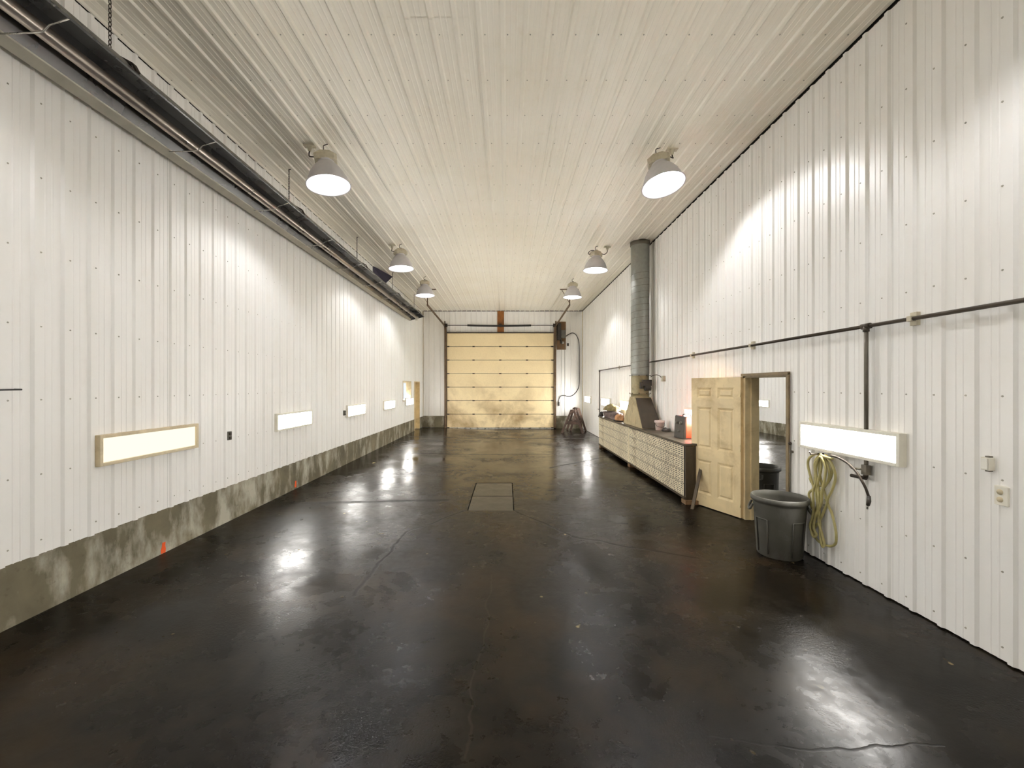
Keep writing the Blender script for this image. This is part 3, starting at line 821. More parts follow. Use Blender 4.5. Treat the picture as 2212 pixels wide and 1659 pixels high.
ZL = ZC - 0.012
lamp((-2.53, 5.93, ZL), 'big dome lamp nearest the viewer on the heater side', GL, (R(-2), R(-7)), R(18), -0.21)
lamp((-2.52, 10.10, ZL), 'middle dome lamp on the heater side, beside the dark corner vent', GL, (0, R(-3)), R(30), -0.19)
lamp((-2.52, 13.10, ZL), 'farthest dome lamp on the heater side, below the door track hanger', GL, (0, R(-2)), R(10), None)
lamp((2.13, 6.02, ZL), 'tilted dome lamp nearest the viewer on the partition side', GR, (R(-11), R(-6)), R(-20), 0.21)
lamp((2.16, 10.25, ZL), 'middle dome lamp on the partition side with a looped cord', GR, (0, R(2)), R(40), 0.27, True)
lamp((2.08, 13.35, ZL), 'farthest dome lamp on the partition side, nearest the overhead door', GR, (0, R(1)), R(5), None)
lamp((-2.52, 1.75, ZL), 'dome lamp above the viewer on the heater side', GL, (0, 0), 0, -0.19)
lamp((2.13, 1.85, ZL), 'dome lamp above the viewer on the partition side', GR, (0, 0), 0, 0.19)
lamp((8.6, 19.5, ZL), 'added unseen dome lamp at the far end of the neighbouring bay', 'added lamps of the neighbouring bay')  # this and the next two: unseen lamps added to light that bay
lamp((6.6, 9.0, ZL), 'added unseen dome lamp in the neighbouring bay closer to the doorway', 'added lamps of the neighbouring bay')
lamp((7.6, 15.5, ZL), 'added unseen dome lamp deeper in the neighbouring bay', 'added lamps of the neighbouring bay')

# ------------------------------------------------------------------ radiant tube heater
HY0, HY1 = 0.9, 16.0
HX = -3.37
heater = empty('tube_heater', (HX, HY0, 4.34), 'long dark radiant tube heater hung on chains along the wall under the ceiling', 'heater')
def HP(x, z): return (x - HX, z - 4.34)
hood = [(-3.64, 4.36), (-3.585, 4.415), (-3.50, 4.60), (-3.42, 4.66), (-3.27, 4.66), (-3.19, 4.62), (-3.10, 4.50), (-3.085, 4.505)]
hood_o = [(-3.643, 4.363), (-3.588, 4.42), (-3.504, 4.605), (-3.422, 4.666), (-3.268, 4.666), (-3.186, 4.625), (-3.097, 4.506), (-3.085, 4.509)]
poly = [HP(*p) for p in hood] + [HP(*p) for p in hood_o[::-1]]
nsec = 5; L = (HY1 - HY0) / nsec
m_sec = MB().extrude_y(poly, 0, L + 0.04).mesh('reflector_section', M_HEATREF)
for i in range(nsec):
    link('reflector_section', m_sec, heater, (0, i * L, 0.0015 * (i % 2)))
lipx, lipz = HP(-3.582, 4.41)
fl = [HP(-3.642, 4.352), HP(-3.582, 4.408), HP(-3.576, 4.418), HP(-3.588, 4.424), HP(-3.648, 4.360)]
MB().extrude_y(fl, 0, HY1 - HY0).build('lip_edge', M_LIP, heater)  # paler strip over the flare, the wall's reflection put into its colour
# flat end cap with folded edge
cap = [HP(*p) for p in hood_o[:-1]] 
MB().extrude_y(cap, HY1 - HY0 + 0.042, HY1 - HY0 + 0.048).build('end_cap', M_HEATREF, heater)
MB().tube([(0.01, 0.0, 0.13), (0.01, HY1 - HY0 - 0.1, 0.13)], 0.052, 18).build('burner_tube', M_HEATTUBE, heater)
MB().tube([(0.01, HY1 - HY0 - 0.14, 0.13), (0.01, HY1 - HY0 - 0.02, 0.13)], 0.060, 18).tube([(0.01, HY1 - HY0 - 0.08, 0.13), (0.01, HY1 - HY0 - 0.08, 0.02)], 0.04, 12).build('tube_end', M_CHROME, heater)
hg = MB()
hpts = [HP(-3.60, 4.40), HP(-3.46, 4.40), HP(-3.43, 4.405), HP(-3.36, 4.405), HP(-3.29, 4.41), HP(-3.24, 4.46), HP(-3.10, 4.505)]
hg.tube([(x, 0, z) for x, z in hpts], 0.006, 6)
hg_mesh = hg.mesh('tube_hanger', M_CHROME)
y = 0.6
while y < HY1 - HY0:
    link('tube_hanger', hg_mesh, heater, (0, y, 0)); y += 1.52
bk = MB().extrude_y([HP(-3.52, 4.60), HP(-3.42, 4.675), HP(-3.27, 4.675), HP(-3.17, 4.625), HP(-3.14, 4.56), HP(-3.125, 4.57), HP(-3.16, 4.635), HP(-3.26, 4.69), HP(-3.42, 4.69), HP(-3.535, 4.61)], -0.02, 0.02)
bk_mesh = bk.mesh('reflector_bracket', M_DARKIRON)
def chain_mesh(length):
    mb = MB(); n = int(length / 0.036); st = length / n
    for i in range(n):
        c = -(i + 0.5) * st
        ring = []
        for k in range(10):
            a = 2 * math.pi * k / 10
            u, w_ = 0.011 * math.cos(a), 0.024 * math.sin(a)
            ring.append((u, 0, c + w_) if i % 2 else (0, u, c + w_))
        mb.tube(ring, 0.0035, 5, closed=True)
    mb.tube(smooth_path([(0.03, 0, 0.0), (0.0, 0, -0.01), (0, 0, -0.03)], 3), 0.006, 6)
    return mb.mesh('chain', M_DARKIRON)
ch_mesh = chain_mesh(ZC - 0.02 - 4.69)
for y in (3.62, 6.60, 9.60, 12.60, 15.55):
    link('reflector_bracket', bk_mesh, heater, (0, y - HY0, 0))
    link('chain', ch_mesh, heater, (0.0, y - HY0, ZC - 0.02 - 4.34))

# dark corner vents between wall and ceiling
def vent(y0, y1, label):
    t = empty('corner_vent', (XL + 0.02, y0, 5.0), label, 'vent', 'dark corner vents above the heater')
    zt, zb = ZC - 0.03 - 5.0, 0.0
    L = y1 - y0
    vs = [(0.0, 0, zt), (0.0, 0, zb), (0.0, L, zb + 0.02), (0.24, L, zt), (0.02, 0, zt), (0.0, L, zt)]
    MB().add(vs, [(4, 1, 2), (4, 2, 3), (0, 1, 4), (2, 5, 3), (0, 5, 2), (0, 2, 1), (0, 4, 3), (0, 3, 5)]).build('scoop', M_VENT, t)
    MB().bar((0.0, L, zb + 0.02), (0.24, L, zt), 0.012).bar((0.02, 0, zt), (0.24, L, zt), 0.012).build('edge_lip', M_VENT, t)
vent(11.95, 13.05, 'dark blue wedge-shaped vent in the ceiling corner behind the middle lamp')
vent(2.35, 3.45, 'dark wedge-shaped vent in the ceiling corner at the picture edge')

# ------------------------------------------------------------------ bench of perforated steel
BX, BY0, BY1 = 2.88, 6.85, 13.25
BT = 0.975
bench = empty('steel_bench', (BX, BY0, 0), 'long welding bench clad in perforated cream steel along the partition wall', 'bench')
BL = BY1 - BY0; BD = XR - 0.03 - BX
MB().box((-0.03, -0.02, BT - 0.035), (BD, BL, BT)).build('bench_top', M_BENCH, bench, bevel=0.005)
MB().box((0.0, -0.012, 0.07), (0.12, 0.03, BT - 0.04)).box((0.12, 0.0, 0.10), (BD, 0.02, BT - 0.04)).build('end_panel', M_BENCHDARK, bench, bevel=0.004)
MB().box((0.0, BL - 0.05, 0.06), (BD, BL, BT - 0.04)).build('end_panel', M_BENCHDARK, bench)
MB().box((0.014, 0.03, 0.12), (BD, BL - 0.06, BT - 0.05)).build('bench_core', M_BLACK, bench)
MB().box((-0.02, 0.0, 0.085), (0.05, BL, 0.115)).build('bottom_rail', M_BENCHDARK, bench)
MB().box((-0.02, -0.05, 0.0), (0.22, 0.12, 0.07)).build('foot_block', M_WOOD, bench, bevel=0.006)
MB().box((0.0, BL - 0.18, 0.0), (0.22, BL - 0.02, 0.07)).build('foot_block', M_WOOD, bench, bevel=0.006)
MB().box((0.0, BL / 2 - 0.1, 0.0), (0.22, BL / 2 + 0.08, 0.085)).build('foot_block', M_WOOD, bench, bevel=0.006)
def plank(length, height, seed):
    """one perforated plank: solid bands with rows of slots cut right through"""
    r = random.Random(seed); mb = MB()
    nrow = 6; pitch = height / nrow; slot = 0.013
    for i in range(nrow + 1):
        z0 = max(0.0, i * pitch - pitch / 2 + slot / 2) if i else 0.0
        z1 = min(height, i * pitch + pitch / 2 - slot / 2)
        if i == nrow: z1 = height
        mb.box((-0.004, 0, z0), (0.0, length, z1))
    for i in range(nrow):
        zc = i * pitch + pitch / 2; y = 0.0; first = True
        while y < length:
            wl = 0.022 if not first else 0.03
            mb.box((-0.004, y, zc - slot / 2), (0.0, min(length, y + wl), zc + slot / 2)); first = False
            y += wl + r.choice((0.09, 0.095, 0.10, 0.05)); wl2 = r.choice((0.022, 0.025, 0.05))
            mb.box((-0.004, min(y, length - 0.03), zc - slot / 2), (0.0, min(length, y + wl2), zc + slot / 2)); y += wl2 + 0.085
        mb.box((-0.004, length - 0.02, zc - slot / 2), (0.0, length, zc + slot / 2))
    return mb.mesh('front_plank', M_SHEET)
H4 = (BT - 0.045 - 0.115) / 4
sect = [(0.06, 10.05 - BY0 - 0.012), (10.05 - BY0 + 0.012, BL - 0.01)]
for si, (a, b) in enumerate(sect):
    for i in range(4):
        o = link('front_plank', plank(b - a, H4 - 0.010, 10 * si + i), bench, (0.0, a, 0.118 + i * H4))
        o.rotation_euler = (0, R(rnd.uniform(-0.5, 0.5)), 0)
MB().box((-0.012, 10.05 - BY0 - 0.03, 0.10), (0.02, 10.05 - BY0 + 0.03, BT - 0.04)).build('joint_cover', M_SHEET, bench)

# ------------------------------------------------------------------ flue and hood standing on the bench
FX, FY = 3.12, 9.95
flue = empty('exhaust_flue', (FX, FY, BT), 'round grey exhaust duct rising from a pyramid hood on the bench to the ceiling', 'exhaust duct')
zb = 1.65 - BT
hb = [(-0.19, -0.74), (0.255, -0.74), (0.255, 0.74), (-0.19, 0.74)]
ht = [(-0.185, -0.185), (0.185, -0.185), (0.185, 0.185), (-0.185, 0.185)]
MB().add([(x, y, 0.002) for x, y in hb] + [(x, y, zb) for x, y in ht], [(0, 1, 5, 4), (1, 2, 6, 5), (2, 3, 7, 6), (3, 0, 4, 7), (4, 5, 6, 7), (3, 2, 1, 0)]).build('hood', M_HOOD, flue, bevel=0.004)
MB().add([(-0.180, -0.7445, 0.01), (0.252, -0.7445, 0.01), (0.186, -0.210, zb - 0.02), (-0.165, -0.210, zb - 0.02), (-0.165, -0.735, 0.01), (0.25, -0.735, 0.01), (0.18, -0.19, zb - 0.02), (-0.14, -0.19, zb - 0.02)], [(0, 1, 2, 3), (7, 6, 5, 4), (0, 4, 5, 1), (1, 5, 6, 2), (2, 6, 7, 3), (3, 7, 4, 0)]).build('dark_front', M_DARKFRONT, flue)  # separate dark plate over the near face of the hood
MB().lathe([(0.205, zb - 0.003), (0.205, zb + 0.06), (0.222, zb + 0.062), (0.222, zb + 0.075), (0.205, zb + 0.077)], 30).build('lower_collar', M_OLIVE, flue)
z0, z1 = zb + 0.077, 2.14 - BT
MB().lathe([(0.200, z0), (0.200, z1)], 30).build('fan_section', M_OLIVE, flue)
mb = MB().cbox((0.08, -0.245, (z0 + z1) / 2 + 0.04), (0.20, 0.11, 0.14)).tube([(0.02, -0.27, (z0 + z1) / 2 - 0.08), (0.16, -0.27, (z0 + z1) / 2 - 0.08)], 0.06, 14)
mb.cbox((-0.04, -0.23, (z0 + z1) / 2 - 0.02), (0.06, 0.09, 0.15))
mb.build('fan_motor', M_BLACKPAINT, flue, bevel=0.008)
MB().lathe([(0.200, z1), (0.235, z1 + 0.002), (0.235, z1 + 0.012), (0.205, z1 + 0.014), (0.205, z1 + 0.05)], 30).build('upper_flange', M_GALV, flue)
for (za, n_) in ((z0 + 0.005, 8), (z1 + 0.006, 8)):
    for k in range(n_):
        a = 2 * math.pi * (k + 0.5) / n_
        MB().lathe([(0.010, -0.012), (0.010, 0.012)], 6, (0.228 * math.cos(a), 0.228 * math.sin(a), za), cap0=True, cap1=True).build('bolt', M_DARKIRON, flue)
top = ZC - 0.022 - BT
MB().lathe([(0.208, z1 + 0.05), (0.208, top)], 36).build('duct_pipe', M_GALV, flue)
sp = []
nt = 16; za, zb2 = z1 + 0.08, 4.55 - BT
for i in range(nt * 20 + 1):
    t_ = i / (nt * 20); a = 2 * math.pi * nt * t_
    sp.append((0.2085 * math.cos(a), 0.2085 * math.sin(a), za + (zb2 - za) * t_))
MB().tube(sp, 0.004, 5).build('spiral_seam', M_GREYPIPE, flue)
MB().lathe([(0.208, top - 0.09), (0.222, top - 0.085), (0.222, top), (0.208, top + 0.002)], 36).build('ceiling_collar', M_GREYPIPE, flue)

jb = empty('junction_box', (XR, 9.2, 2.06), 'small grey box on the wall with a curved cable to the flue fan', 'junction box')
MB().box((-0.06, -0.05, -0.06), (-0.001, 0.05, 0.06)).build('box', M_BALLAST, jb, bevel=0.006)
MB().tube(smooth_path([(-0.03, 0.04, -0.02), (-0.04, 0.18, 0.06), (-0.06, 0.34, 0.09), (-0.07, 0.55, 0.08), (-0.08, 0.66, 0.05)], 6), 0.008, 8).build('cable', M_GREYPIPE, jb)

# ------------------------------------------------------------------ things on the bench
wd = empty('welder', (3.115, 7.42, BT), 'red and black welding machine on the near end of the bench', 'welder')
MB().box((0.012, 0.0, 0.012), (0.27, 0.43, 0.385)).build('red_cover', M_RED, wd, bevel=0.012)
MB().add([(0.012, -0.004, 0.0), (0.012, 0.434, 0.0), (0.012, 0.434, 0.392), (0.012, -0.004, 0.392), (-0.03, 0.01, 0.0), (-0.03, 0.42, 0.0), (-0.01, 0.42, 0.375), (-0.01, 0.01, 0.375)],
         [(0, 1, 2, 3), (4, 5, 6, 7), (0, 1, 5, 4), (1, 2, 6, 5), (2, 3, 7, 6), (3, 0, 4, 7)]).build('front_plate', M_BLACKPAINT, wd)
MB().box((0.0, 0.0, 0.0), (0.27, 0.43, 0.014)).build('base', M_BLACKPAINT, wd)
MB().tube(smooth_path([(0.05, 0.215, 0.385), (0.06, 0.215, 0.415), (0.12, 0.215, 0.42), (0.18, 0.215, 0.415), (0.19, 0.215, 0.385)], 4), 0.012, 8).build('handle', M_BLACKPAINT, wd)
for (y, z, r_) in ((0.12, 0.27, 0.028), (0.29, 0.27, 0.028), (0.2, 0.12, 0.02)):
    MB().lathe([(r_, 0.0), (r_ * 0.9, -0.03), (0, -0.03)], 14, (-0.018, y, z), axis='x').build('dial', M_OUTLETGREY, wd)
for (x0, z0_, ww_, hh_) in ((0.11, 0.29, 0.03, 0.05), (0.15, 0.28, 0.03, 0.06), (0.19, 0.29, 0.03, 0.05), (0.12, 0.12, 0.02, 0.05), (0.15, 0.12, 0.05, 0.03)):
    MB().box((x0, -0.0015, z0_), (x0 + ww_, 0.001, z0_ + hh_)).build('letter_mark', M_LOGO, wd)

pail = empty('plastic_pail', (3.22, 8.95, BT), 'small dirty white lidded pail on the bench beside the hood', 'pail')
MB().lathe([(0.078, 0.0), (0.082, 0.004), (0.094, 0.165), (0.100, 0.168)], 24, cap0=True).build('bucket', M_PAIL, pail)
MB().lathe([(0.104, 0.160), (0.106, 0.165), (0.106, 0.20), (0.098, 0.205), (0.09, 0.198), (0.0, 0.196)], 24).build('lid', M_PAIL, pail)
MB().tube(smooth_path([(-0.1, 0.0, 0.15), (-0.08, -0.06, 0.09), (0.0, -0.105, 0.07), (0.08, -0.06, 0.09), (0.1, 0, 0.15)], 5), 0.004, 6).build('bail_handle', M_DARKIRON, pail)

def lump(name, loc, size, mat, seed, label, cat, rough=0.5, sub=4):
    bm = bmesh.new(); bmesh.ops.create_icosphere(bm, subdivisions=sub, radius=1.0)
    for v in bm.verts:
        p = v.co.copy()
        n1 = noise.noise(p * 1.6 + Vector((seed, 0, 0))); n2 = noise.noise(p * 4.2 + Vector((0, seed, 0)))
        n3 = abs(noise.noise(p * 7.0 + Vector((seed, seed, 0))))
        k = 1 + rough * (0.55 * n1 + 0.3 * n2 - 0.3 * n3)
        if p.z < 0:
            rr = max(1e-4, math.hypot(p.x, p.y)); q = (0.75 + 0.25 * rr) if rr > 0.2 else rr * 4; p = Vector((p.x / rr * min(q, 1), p.y / rr * min(q, 1), 0))
        v.co = Vector((p.x * k * size[0], p.y * k * size[1], max(0.0, p.z) ** 0.6 * k * size[2]))
    me = bpy.data.meshes.new(name); bm.to_mesh(me); bm.free()
    me.materials.append(mat)
    for p in me.polygons: p.use_smooth = True
    return tag(link(name, me, None, loc), label, cat)
lump('rag_heap', (3.10, 12.35, BT + 0.001), (0.20, 0.82, 0.22), M_RAG, 3.1, 'heap of dark grey-brown rags at the far end of the bench', 'rags', 0.55)
lump('crumpled_tarp', (3.11, 12.58, BT + 0.215), (0.19, 0.58, 0.17), M_TARP, 8.4, 'crumpled olive tarp lying on top of the rag heap', 'tarp', 0.5)
lump('paper_bag', (2.98, 11.25, BT + 0.028), (0.11, 0.26, 0.15), M_BAG, 5.7, 'crumpled tan bag on the bench between rags and hood', 'bag', 0.6)
tag(MB().lathe([(0.0, 0.0), (0.15, 0.0), (0.16, 0.02), (0.15, 0.028), (0.0, 0.024)], 20).build('black_tray', M_BLACK, None, (2.98, 11.25, BT + 0.001)), 'flat black tray under the tan bag on the bench', 'tray')
lump('oily_cloth', (2.925, 13.17, BT + 0.001), (0.07, 0.10, 0.15), M_BLACKPAINT, 2.2, 'dark oily cloth hanging at the far bench corner', 'cloth', 0.6, 3)
lump('oily_rag', (3.27, 8.72, BT + 0.001), (0.09, 0.09, 0.07), M_BLACKPAINT, 4.2, 'black oily rag at the foot of the white pail', 'rag', 0.6, 3)

# flat bar leaning on the open door
bar = MB().bar((2.862, 6.56, 0.0), (3.110, 6.795, 0.625), 0.058, 0.018, up=(0.9, 0.4, -0.4)).build('steel_bar', M_BENCHDARK, bevel=0.004)
tag(bar, 'short dark flat bar leaning against the open cream door', 'bar')

# ------------------------------------------------------------------ bins
def bin_(loc, rot, label):
    t = empty('trash_bin', loc, label, 'trash bin', 'grey plastic bins by the doorway'); t.rotation_euler = (0, 0, rot)
    mb = MB()
    prof = [(0.218, 0.0), (0.224, 0.008), (0.262, 0.58), (0.266, 0.60), (0.284, 0.605), (0.288, 0.625), (0.284, 0.655), (0.276, 0.66), (0.268, 0.655), (0.258, 0.60), (0.215, 0.03), (0.0, 0.03)]
    mb.lathe(prof, 40, cap0=True)
    mb.build('bucket', M_CAN, t)
    for k in range(4):
        rb = MB()
        a = 2 * math.pi * k / 4 + 0.5
        arc = [a - 0.28 + 0.56 * j / 6 for j in range(7)]
        pth = [(0.232 * math.cos(arc[0]), 0.232 * math.sin(arc[0]), 0.04)] + [(0.256 * math.cos(q), 0.256 * math.sin(q), 0.42) for q in arc] + [(0.232 * math.cos(arc[-1]), 0.232 * math.sin(arc[-1]), 0.04)]
        rb.tube(pth, 0.008, 6)
        rb.build('side_rib', M_CAN, t)
    for a in (0.5 + math.pi / 4 + 0.1, 0.5 + math.pi / 4 + 0.1 + math.pi):
        c, s_ = math.cos(a), math.sin(a); px, py = -s_, c
        p = [(0.268 * c + px * e, 0.268 * s_ + py * e, z) for e, z in ((-0.08, 0.56), (-0.075, 0.50), (0.0, 0.485), (0.075, 0.50), (0.08, 0.56))]
        q = [(x + c * dd, y + s_ * dd, z) for (x, y, z), dd in zip(p, (0, 0.025, 0.035, 0.025, 0))]
        MB().tube(smooth_path(q, 4), 0.013, 8).build('handle', M_CAN, t)
    return t
bin_((3.095, 4.83, 0.0), R(75), 'grey plastic trash bin standing against the partition wall beside the doorway')
bin_((3.96, 6.66, 0.0), R(150), 'second grey bin standing in the neighbouring bay beyond the doorway')

# ------------------------------------------------------------------ air line on the partition wall
air = empty('air_line', (XR, 3.99, 2.46), 'black compressed-air pipe running along the partition wall with two drops', 'pipe')
PX = -0.05
MB().tube([(PX, YB - 3.99 + 0.1, 0), (PX, 0, 0)], 0.017, 12).build('main_pipe', M_PIPE, air)
MB().tube([(PX, 0, 0), (PX, 15.42 - 3.99, 0)], 0.017, 12).build('main_pipe', M_PIPE, air)
MB().tube([(PX, -0.045, 0), (PX, 0.045, 0)], 0.027, 12).tube([(PX, 0, 0), (PX, 0, -0.05)], 0.026, 12).build('tee_fitting', M_PIPE, air)
MB().tube([(PX, 0, -0.02), (PX, 0, -0.968)], 0.017, 12).build('drop_pipe', M_GREYPIPE, air)
MB().tube([(PX, 0, -1.253), (PX, 0, -1.31)], 0.017, 12).build('drop_pipe', M_GREYPIPE, air)
YD = 15.42 - 3.99
MB().tube([(PX, YD, 0), (PX, YD, -1.50)], 0.017, 10).build('drop_pipe', M_PIPE, air)
MB().tube([(PX, YD - 0.04, 0), (PX, YD + 0.02, 0)], 0.026, 10).tube([(PX, YD, 0.02), (PX, YD, -0.05)], 0.026, 10).build('elbow_fitting', M_PIPE, air)
MB().tube([(PX, YD, -1.40), (PX - 0.02, YD + 0.16, -1.40)], 0.014, 8).build('end_valve', M_DARKIRON, air)
for y in (-2.4, 3.545 - 3.99, 5.87 - 3.99, 7.75 - 3.99, 11.1 - 3.99, 12.8 - 3.99):
    MB().box((-0.034, y - 0.03, -0.055), (-0.001, y + 0.03, 0.055)).box((-0.075, y - 0.02, -0.022), (-0.03, y + 0.02, 0.022)).build('pipe_clamp', M_BALLAST, air, bevel=0.003)
MB().cbox((PX, 0, -1.345), (0.05, 0.055, 0.09)).tube([(PX, 0.0, -1.34), (PX - 0.03, 0.04, -1.345), (PX - 0.03, 0.13, -1.352), (PX - 0.03, 0.15, -1.335)], 0.010, 8).build('valve', M_GREYPIPE, air)
MB().tube([(PX, 0, -1.38), (PX, 0.01, -1.42)], 0.02, 10).tube([(PX, 0.0, -1.425), (PX - 0.01, 0.16, -1.43)], 0.016, 10).build('coupling', M_DARKIRON, air)

# short dark whip hose over the valve
whip = empty('air_hose', (XR - 0.06, 3.96, 1.08), 'short dark air hose with chuck draped over the valve under the lit panel', 'hose')
wp = [(-0.02, 0.42, 0.105), (-0.02, 0.32, 0.098), (-0.03, 0.19, 0.065), (-0.05, 0.07, 0.01), (-0.055, 0.01, -0.05), (-0.045, -0.028, -0.12), (-0.03, -0.045, -0.20)]
MB().tube(smooth_path(wp, 6), 0.0115, 10).build('hose', M_DARKIRON, whip)
MB().tube([(-0.03, -0.045, -0.19), (-0.03, -0.046, -0.24), (-0.03, -0.036, -0.28)], [0.015, 0.018, 0.014], 10).build('grip', M_BLACKPAINT, whip)
MB().tube([(-0.03, -0.036, -0.275), (-0.03, -0.03, -0.315)], 0.008, 8).build('chuck', M_CHROME, whip)

# coiled yellow hose hung under the panel
coil = empty('coiled_hose', (XR - 0.05, 4.55, 0.70), 'coiled yellow-green air hose hanging on the wall under the lit panel', 'hose')
# y grows away from the viewer, which is to the left in the picture
zl = [
    [(320,160),(430,260),(465,370),(430,500),(350,600),(250,660),(110,800),(95,900),(130,1010),(190,1070),(240,1040),(240,900),(240,760),(200,600),(185,450),(190,330),(230,220)],
    [(300,150),(200,170),(120,260),(95,380),(130,530),(190,660),(250,780),(250,930),(200,1150),(150,1280),(165,1400),(230,1490),(330,1520),(440,1510),(520,1440),(550,1340),(530,1200),(470,1000),(430,900),(380,750),(320,600),(290,450),(290,300),(310,200)],
    [(400,140),(500,240),(545,350),(540,480),(500,650),(450,780),(420,880),(380,1000),(330,1150),(240,1300),(180,1390),(170,1340),(230,1150),(270,1000),(300,850),(350,700),(420,560),(460,430),(450,300),(400,210)],
    [(330,200),(270,300),(270,450),(300,620),(330,800),(330,1000),(330,1200),(350,1400),(380,1540),(400,1500),(370,1350),(330,1200),(310,1000),(280,800),(310,600),(350,400),(350,250)],
    [(360,180),(300,350),(300,550),(260,700),(260,850),(250,1000),(240,1150),(210,1300),(250,1450),(300,1400),(270,1300),(300,1100),(370,900),(400,700),(440,500),(440,320),(400,200)],
]
loops = [[(-(u - 310) * 0.000913, -(w_ - 830) * 0.000686) for u, w_ in lp] for lp in zl]
mbh = MB()
for i, lp in enumerate(loops):
    p3 = []
    for j, (y, z) in enumerate(lp):
        x = 0.004 - 0.015 * i + 0.006 * math.sin(j * 1.9 + i)
        p3.append((x, y, z))
    mbh.tube(smooth_path(p3, 5, closed=True), 0.0125, 8, closed=True)
mbh.build('coil', M_HOSE, coil)
MB().tube(smooth_path([(-0.03, -0.03, 0.475), (-0.04, -0.09, 0.46), (-0.03, -0.19, 0.455)], 5), 0.0125, 9).build('hose_tail', M_HOSE, coil)
MB().tube([(0.04, 0.03, 0.472), (-0.10, 0.03, 0.468), (-0.11, 0.03, 0.50)], 0.008, 8).build('wall_hook', M_DARKIRON, coil)
MB().tube([(-0.011, 0.158, 0.185), (-0.011, 0.135, 0.14)], 0.017, 10).build('hose_coupling', M_HOSE, coil)

# thin rod with knob beside the doorway
rod = empty('door_rod', (XR, 5.085, 0.0), 'thin upright rod with round knob beside the doorway jamb', 'rod')
MB().tube([(-0.035, 0, 0.35), (-0.035, 0, 1.235)], 0.007, 8).build('rod', M_GREYPIPE, rod)
MB().lathe([(0.0, -0.02), (0.016, -0.012), (0.021, 0.0), (0.016, 0.012), (0.0, 0.02)], 14, (-0.035, 0, 1.215)).build('knob', M_DARKIRON, rod)
MB().box((-0.04, -0.015, 0.5), (-0.001, 0.015, 0.53)).box((-0.04, -0.015, 1.1), (-0.001, 0.015, 1.13)).build('rod_bracket', M_GREYPIPE, rod)

# switch and outlet near the viewer
sw = empty('light_switch', (XR, 3.005, 1.352), 'small boxed light switch on the partition wall', 'switch')
MB().box((-0.045, -0.028, -0.045), (-0.001, 0.028, 0.045)).build('box', M_WHITE, sw, bevel=0.004)
MB().box((-0.052, -0.02, -0.038), (-0.045, 0.02, 0.038)).build('rocker', M_PVC, sw, bevel=0.003)
MB().box((-0.03, -0.012, 0.045), (-0.001, 0.012, 0.055)).box((-0.03, -0.012, -0.055), (-0.001, 0.012, -0.045)).build('box_ear', M_GREYPIPE, sw)
ou = empty('wall_outlet', (XR, 2.92, 1.147), 'cream double socket outlet below the light switch', 'outlet')
MB().box((-0.03, -0.042, -0.066), (-0.001, 0.042, 0.066)).build('plate', M_WHITE, ou, bevel=0.004)
for z in (0.026, -0.026):
    MB().lathe([(0.019, 0.0), (0.019, -0.004), (0.0, -0.004)], 16, (-0.03, 0.005, z), axis='x').build('socket', M_BEIGETRIM, ou)
def grey_outlet(y, z, label):
    t = empty('wall_outlet', (XL, y, z), label, 'outlet', 'dark outlets on the heater-side wall')
    MB().box((0.001, -0.035, -0.058), (0.035, 0.035, 0.058)).build('box', M_OUTLETGREY, t, bevel=0.004)
    for dz in (0.028, -0.028):
        MB().box((0.035, -0.03, dz - 0.02), (0.05, 0.012, dz + 0.02)).build('socket_cover', M_DARKIRON, t, bevel=0.004)
grey_outlet(5.745, 1.23, 'dark grey outlet between the two nearest lit panels')
grey_outlet(9.83, 1.28, 'tiny dark outlet at the edge of the third lit panel')
rodl = MB().tube([(XL + 0.001, 3.25, 1.875), (XL + 0.06, 3.25, 1.874), (XL + 0.06, 2.8, 1.866)], 0.006, 8).build('wall_hook', M_BLACK)
tag(rodl, 'thin black rod on the heater-side wall at the picture edge', 'rod')

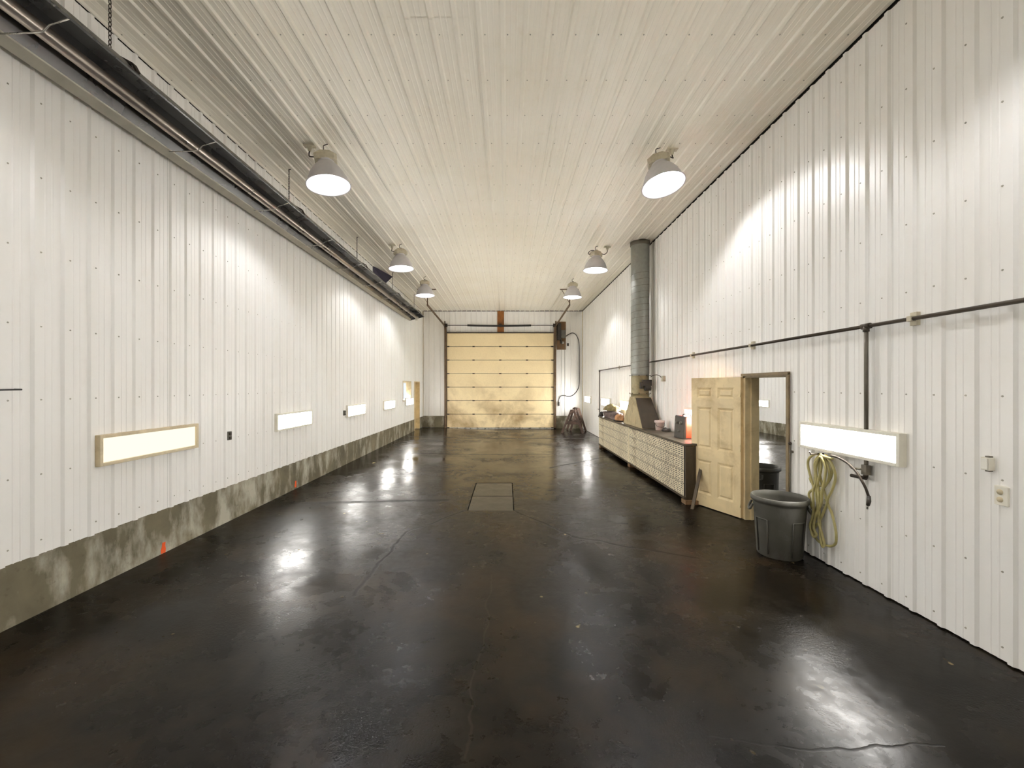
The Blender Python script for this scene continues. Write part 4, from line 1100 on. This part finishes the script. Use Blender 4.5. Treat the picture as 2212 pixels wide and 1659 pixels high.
# fluorescent orange paint marks on the concrete strip
for y, z, lb in ((4.66, 0.115, 'orange paint mark on the concrete strip closest to the viewer'), (7.58, 0.14, 'orange paint mark on the concrete strip farther along')):
    mk = MB()
    prev = None
    outl = [(-0.030, -0.040), (0.028, -0.045), (0.034, -0.005), (0.026, 0.03), (0.03, 0.07), (-0.012, 0.075), (-0.018, 0.03), (-0.034, 0.0)]
    mk.add([(XL + 0.004, y + a, z + b) for a, b in outl] + [(XL + 0.007, y + a, z + b) for a, b in outl], [tuple(range(8)), tuple(range(8, 16))] + [(i, (i + 1) % 8, 8 + (i + 1) % 8, 8 + i) for i in range(8)])
    tag(mk.build('paint_mark', M_ORANGE), lb, 'paint mark', 'orange paint marks on the concrete strip')

# ------------------------------------------------------------------ saw horses in the far corner
def saw_horse(loc, rot, label, h=0.93, w_=0.62, sp=0.42):
    t = empty('saw_horse', loc, label, 'saw horse', 'saw horses in the far corner'); t.rotation_euler = (0, 0, rot)
    MB().box((-w_ / 2, -0.045, h - 0.09), (w_ / 2, 0.045, h)).build('top_beam', M_SAW, t, bevel=0.006)
    for sx in (-1, 1):
        for sy in (-1, 1):
            MB().bar((sx * (w_ / 2 - 0.06), sy * 0.05, h - 0.03), (sx * (w_ / 2 + 0.04), sy * sp, 0.0), 0.085, 0.04, up=(1, 0, 0)).build('leg', M_SAW, t, bevel=0.003)
        MB().bar((sx * (w_ / 2 + 0.005), -sp * 0.55, 0.40), (sx * (w_ / 2 + 0.005), sp * 0.55, 0.40), 0.02, 0.08).build('cross_brace', M_SAW, t)
    return t
saw_horse((2.70, 17.4, 0.0), R(80), 'reddish worn saw horse in the far corner, front of the pair', 0.94, 0.55, 0.42)
saw_horse((3.00, 18.3, 0.0), R(96), 'dark saw horse behind the reddish one in the far corner', 0.98, 0.50, 0.33)

# ------------------------------------------------------------------ sump covers in the floor
for (y0, y1, lb) in ((6.515, 7.345, 'dark steel sump cover in the floor, the one closer to the viewer'), (7.375, 8.345, 'dark steel sump cover in the floor, the one closer to the overhead door')):
    sc = empty('sump_cover', (-0.24, (y0 + y1) / 2, -0.012), lb, 'floor cover', 'steel covers over the floor sump')
    a, b = 0.345, (y1 - y0) / 2
    MB().box((-a, -b, -0.02), (a, b, 0.008)).build('plate', simple('wet_plate', srgb(26, 25, 22), 0.32, 0.1, var=0.3, scale=4, bump=0.15) if 'wet_plate' not in MATS else MATS['wet_plate'], sc)
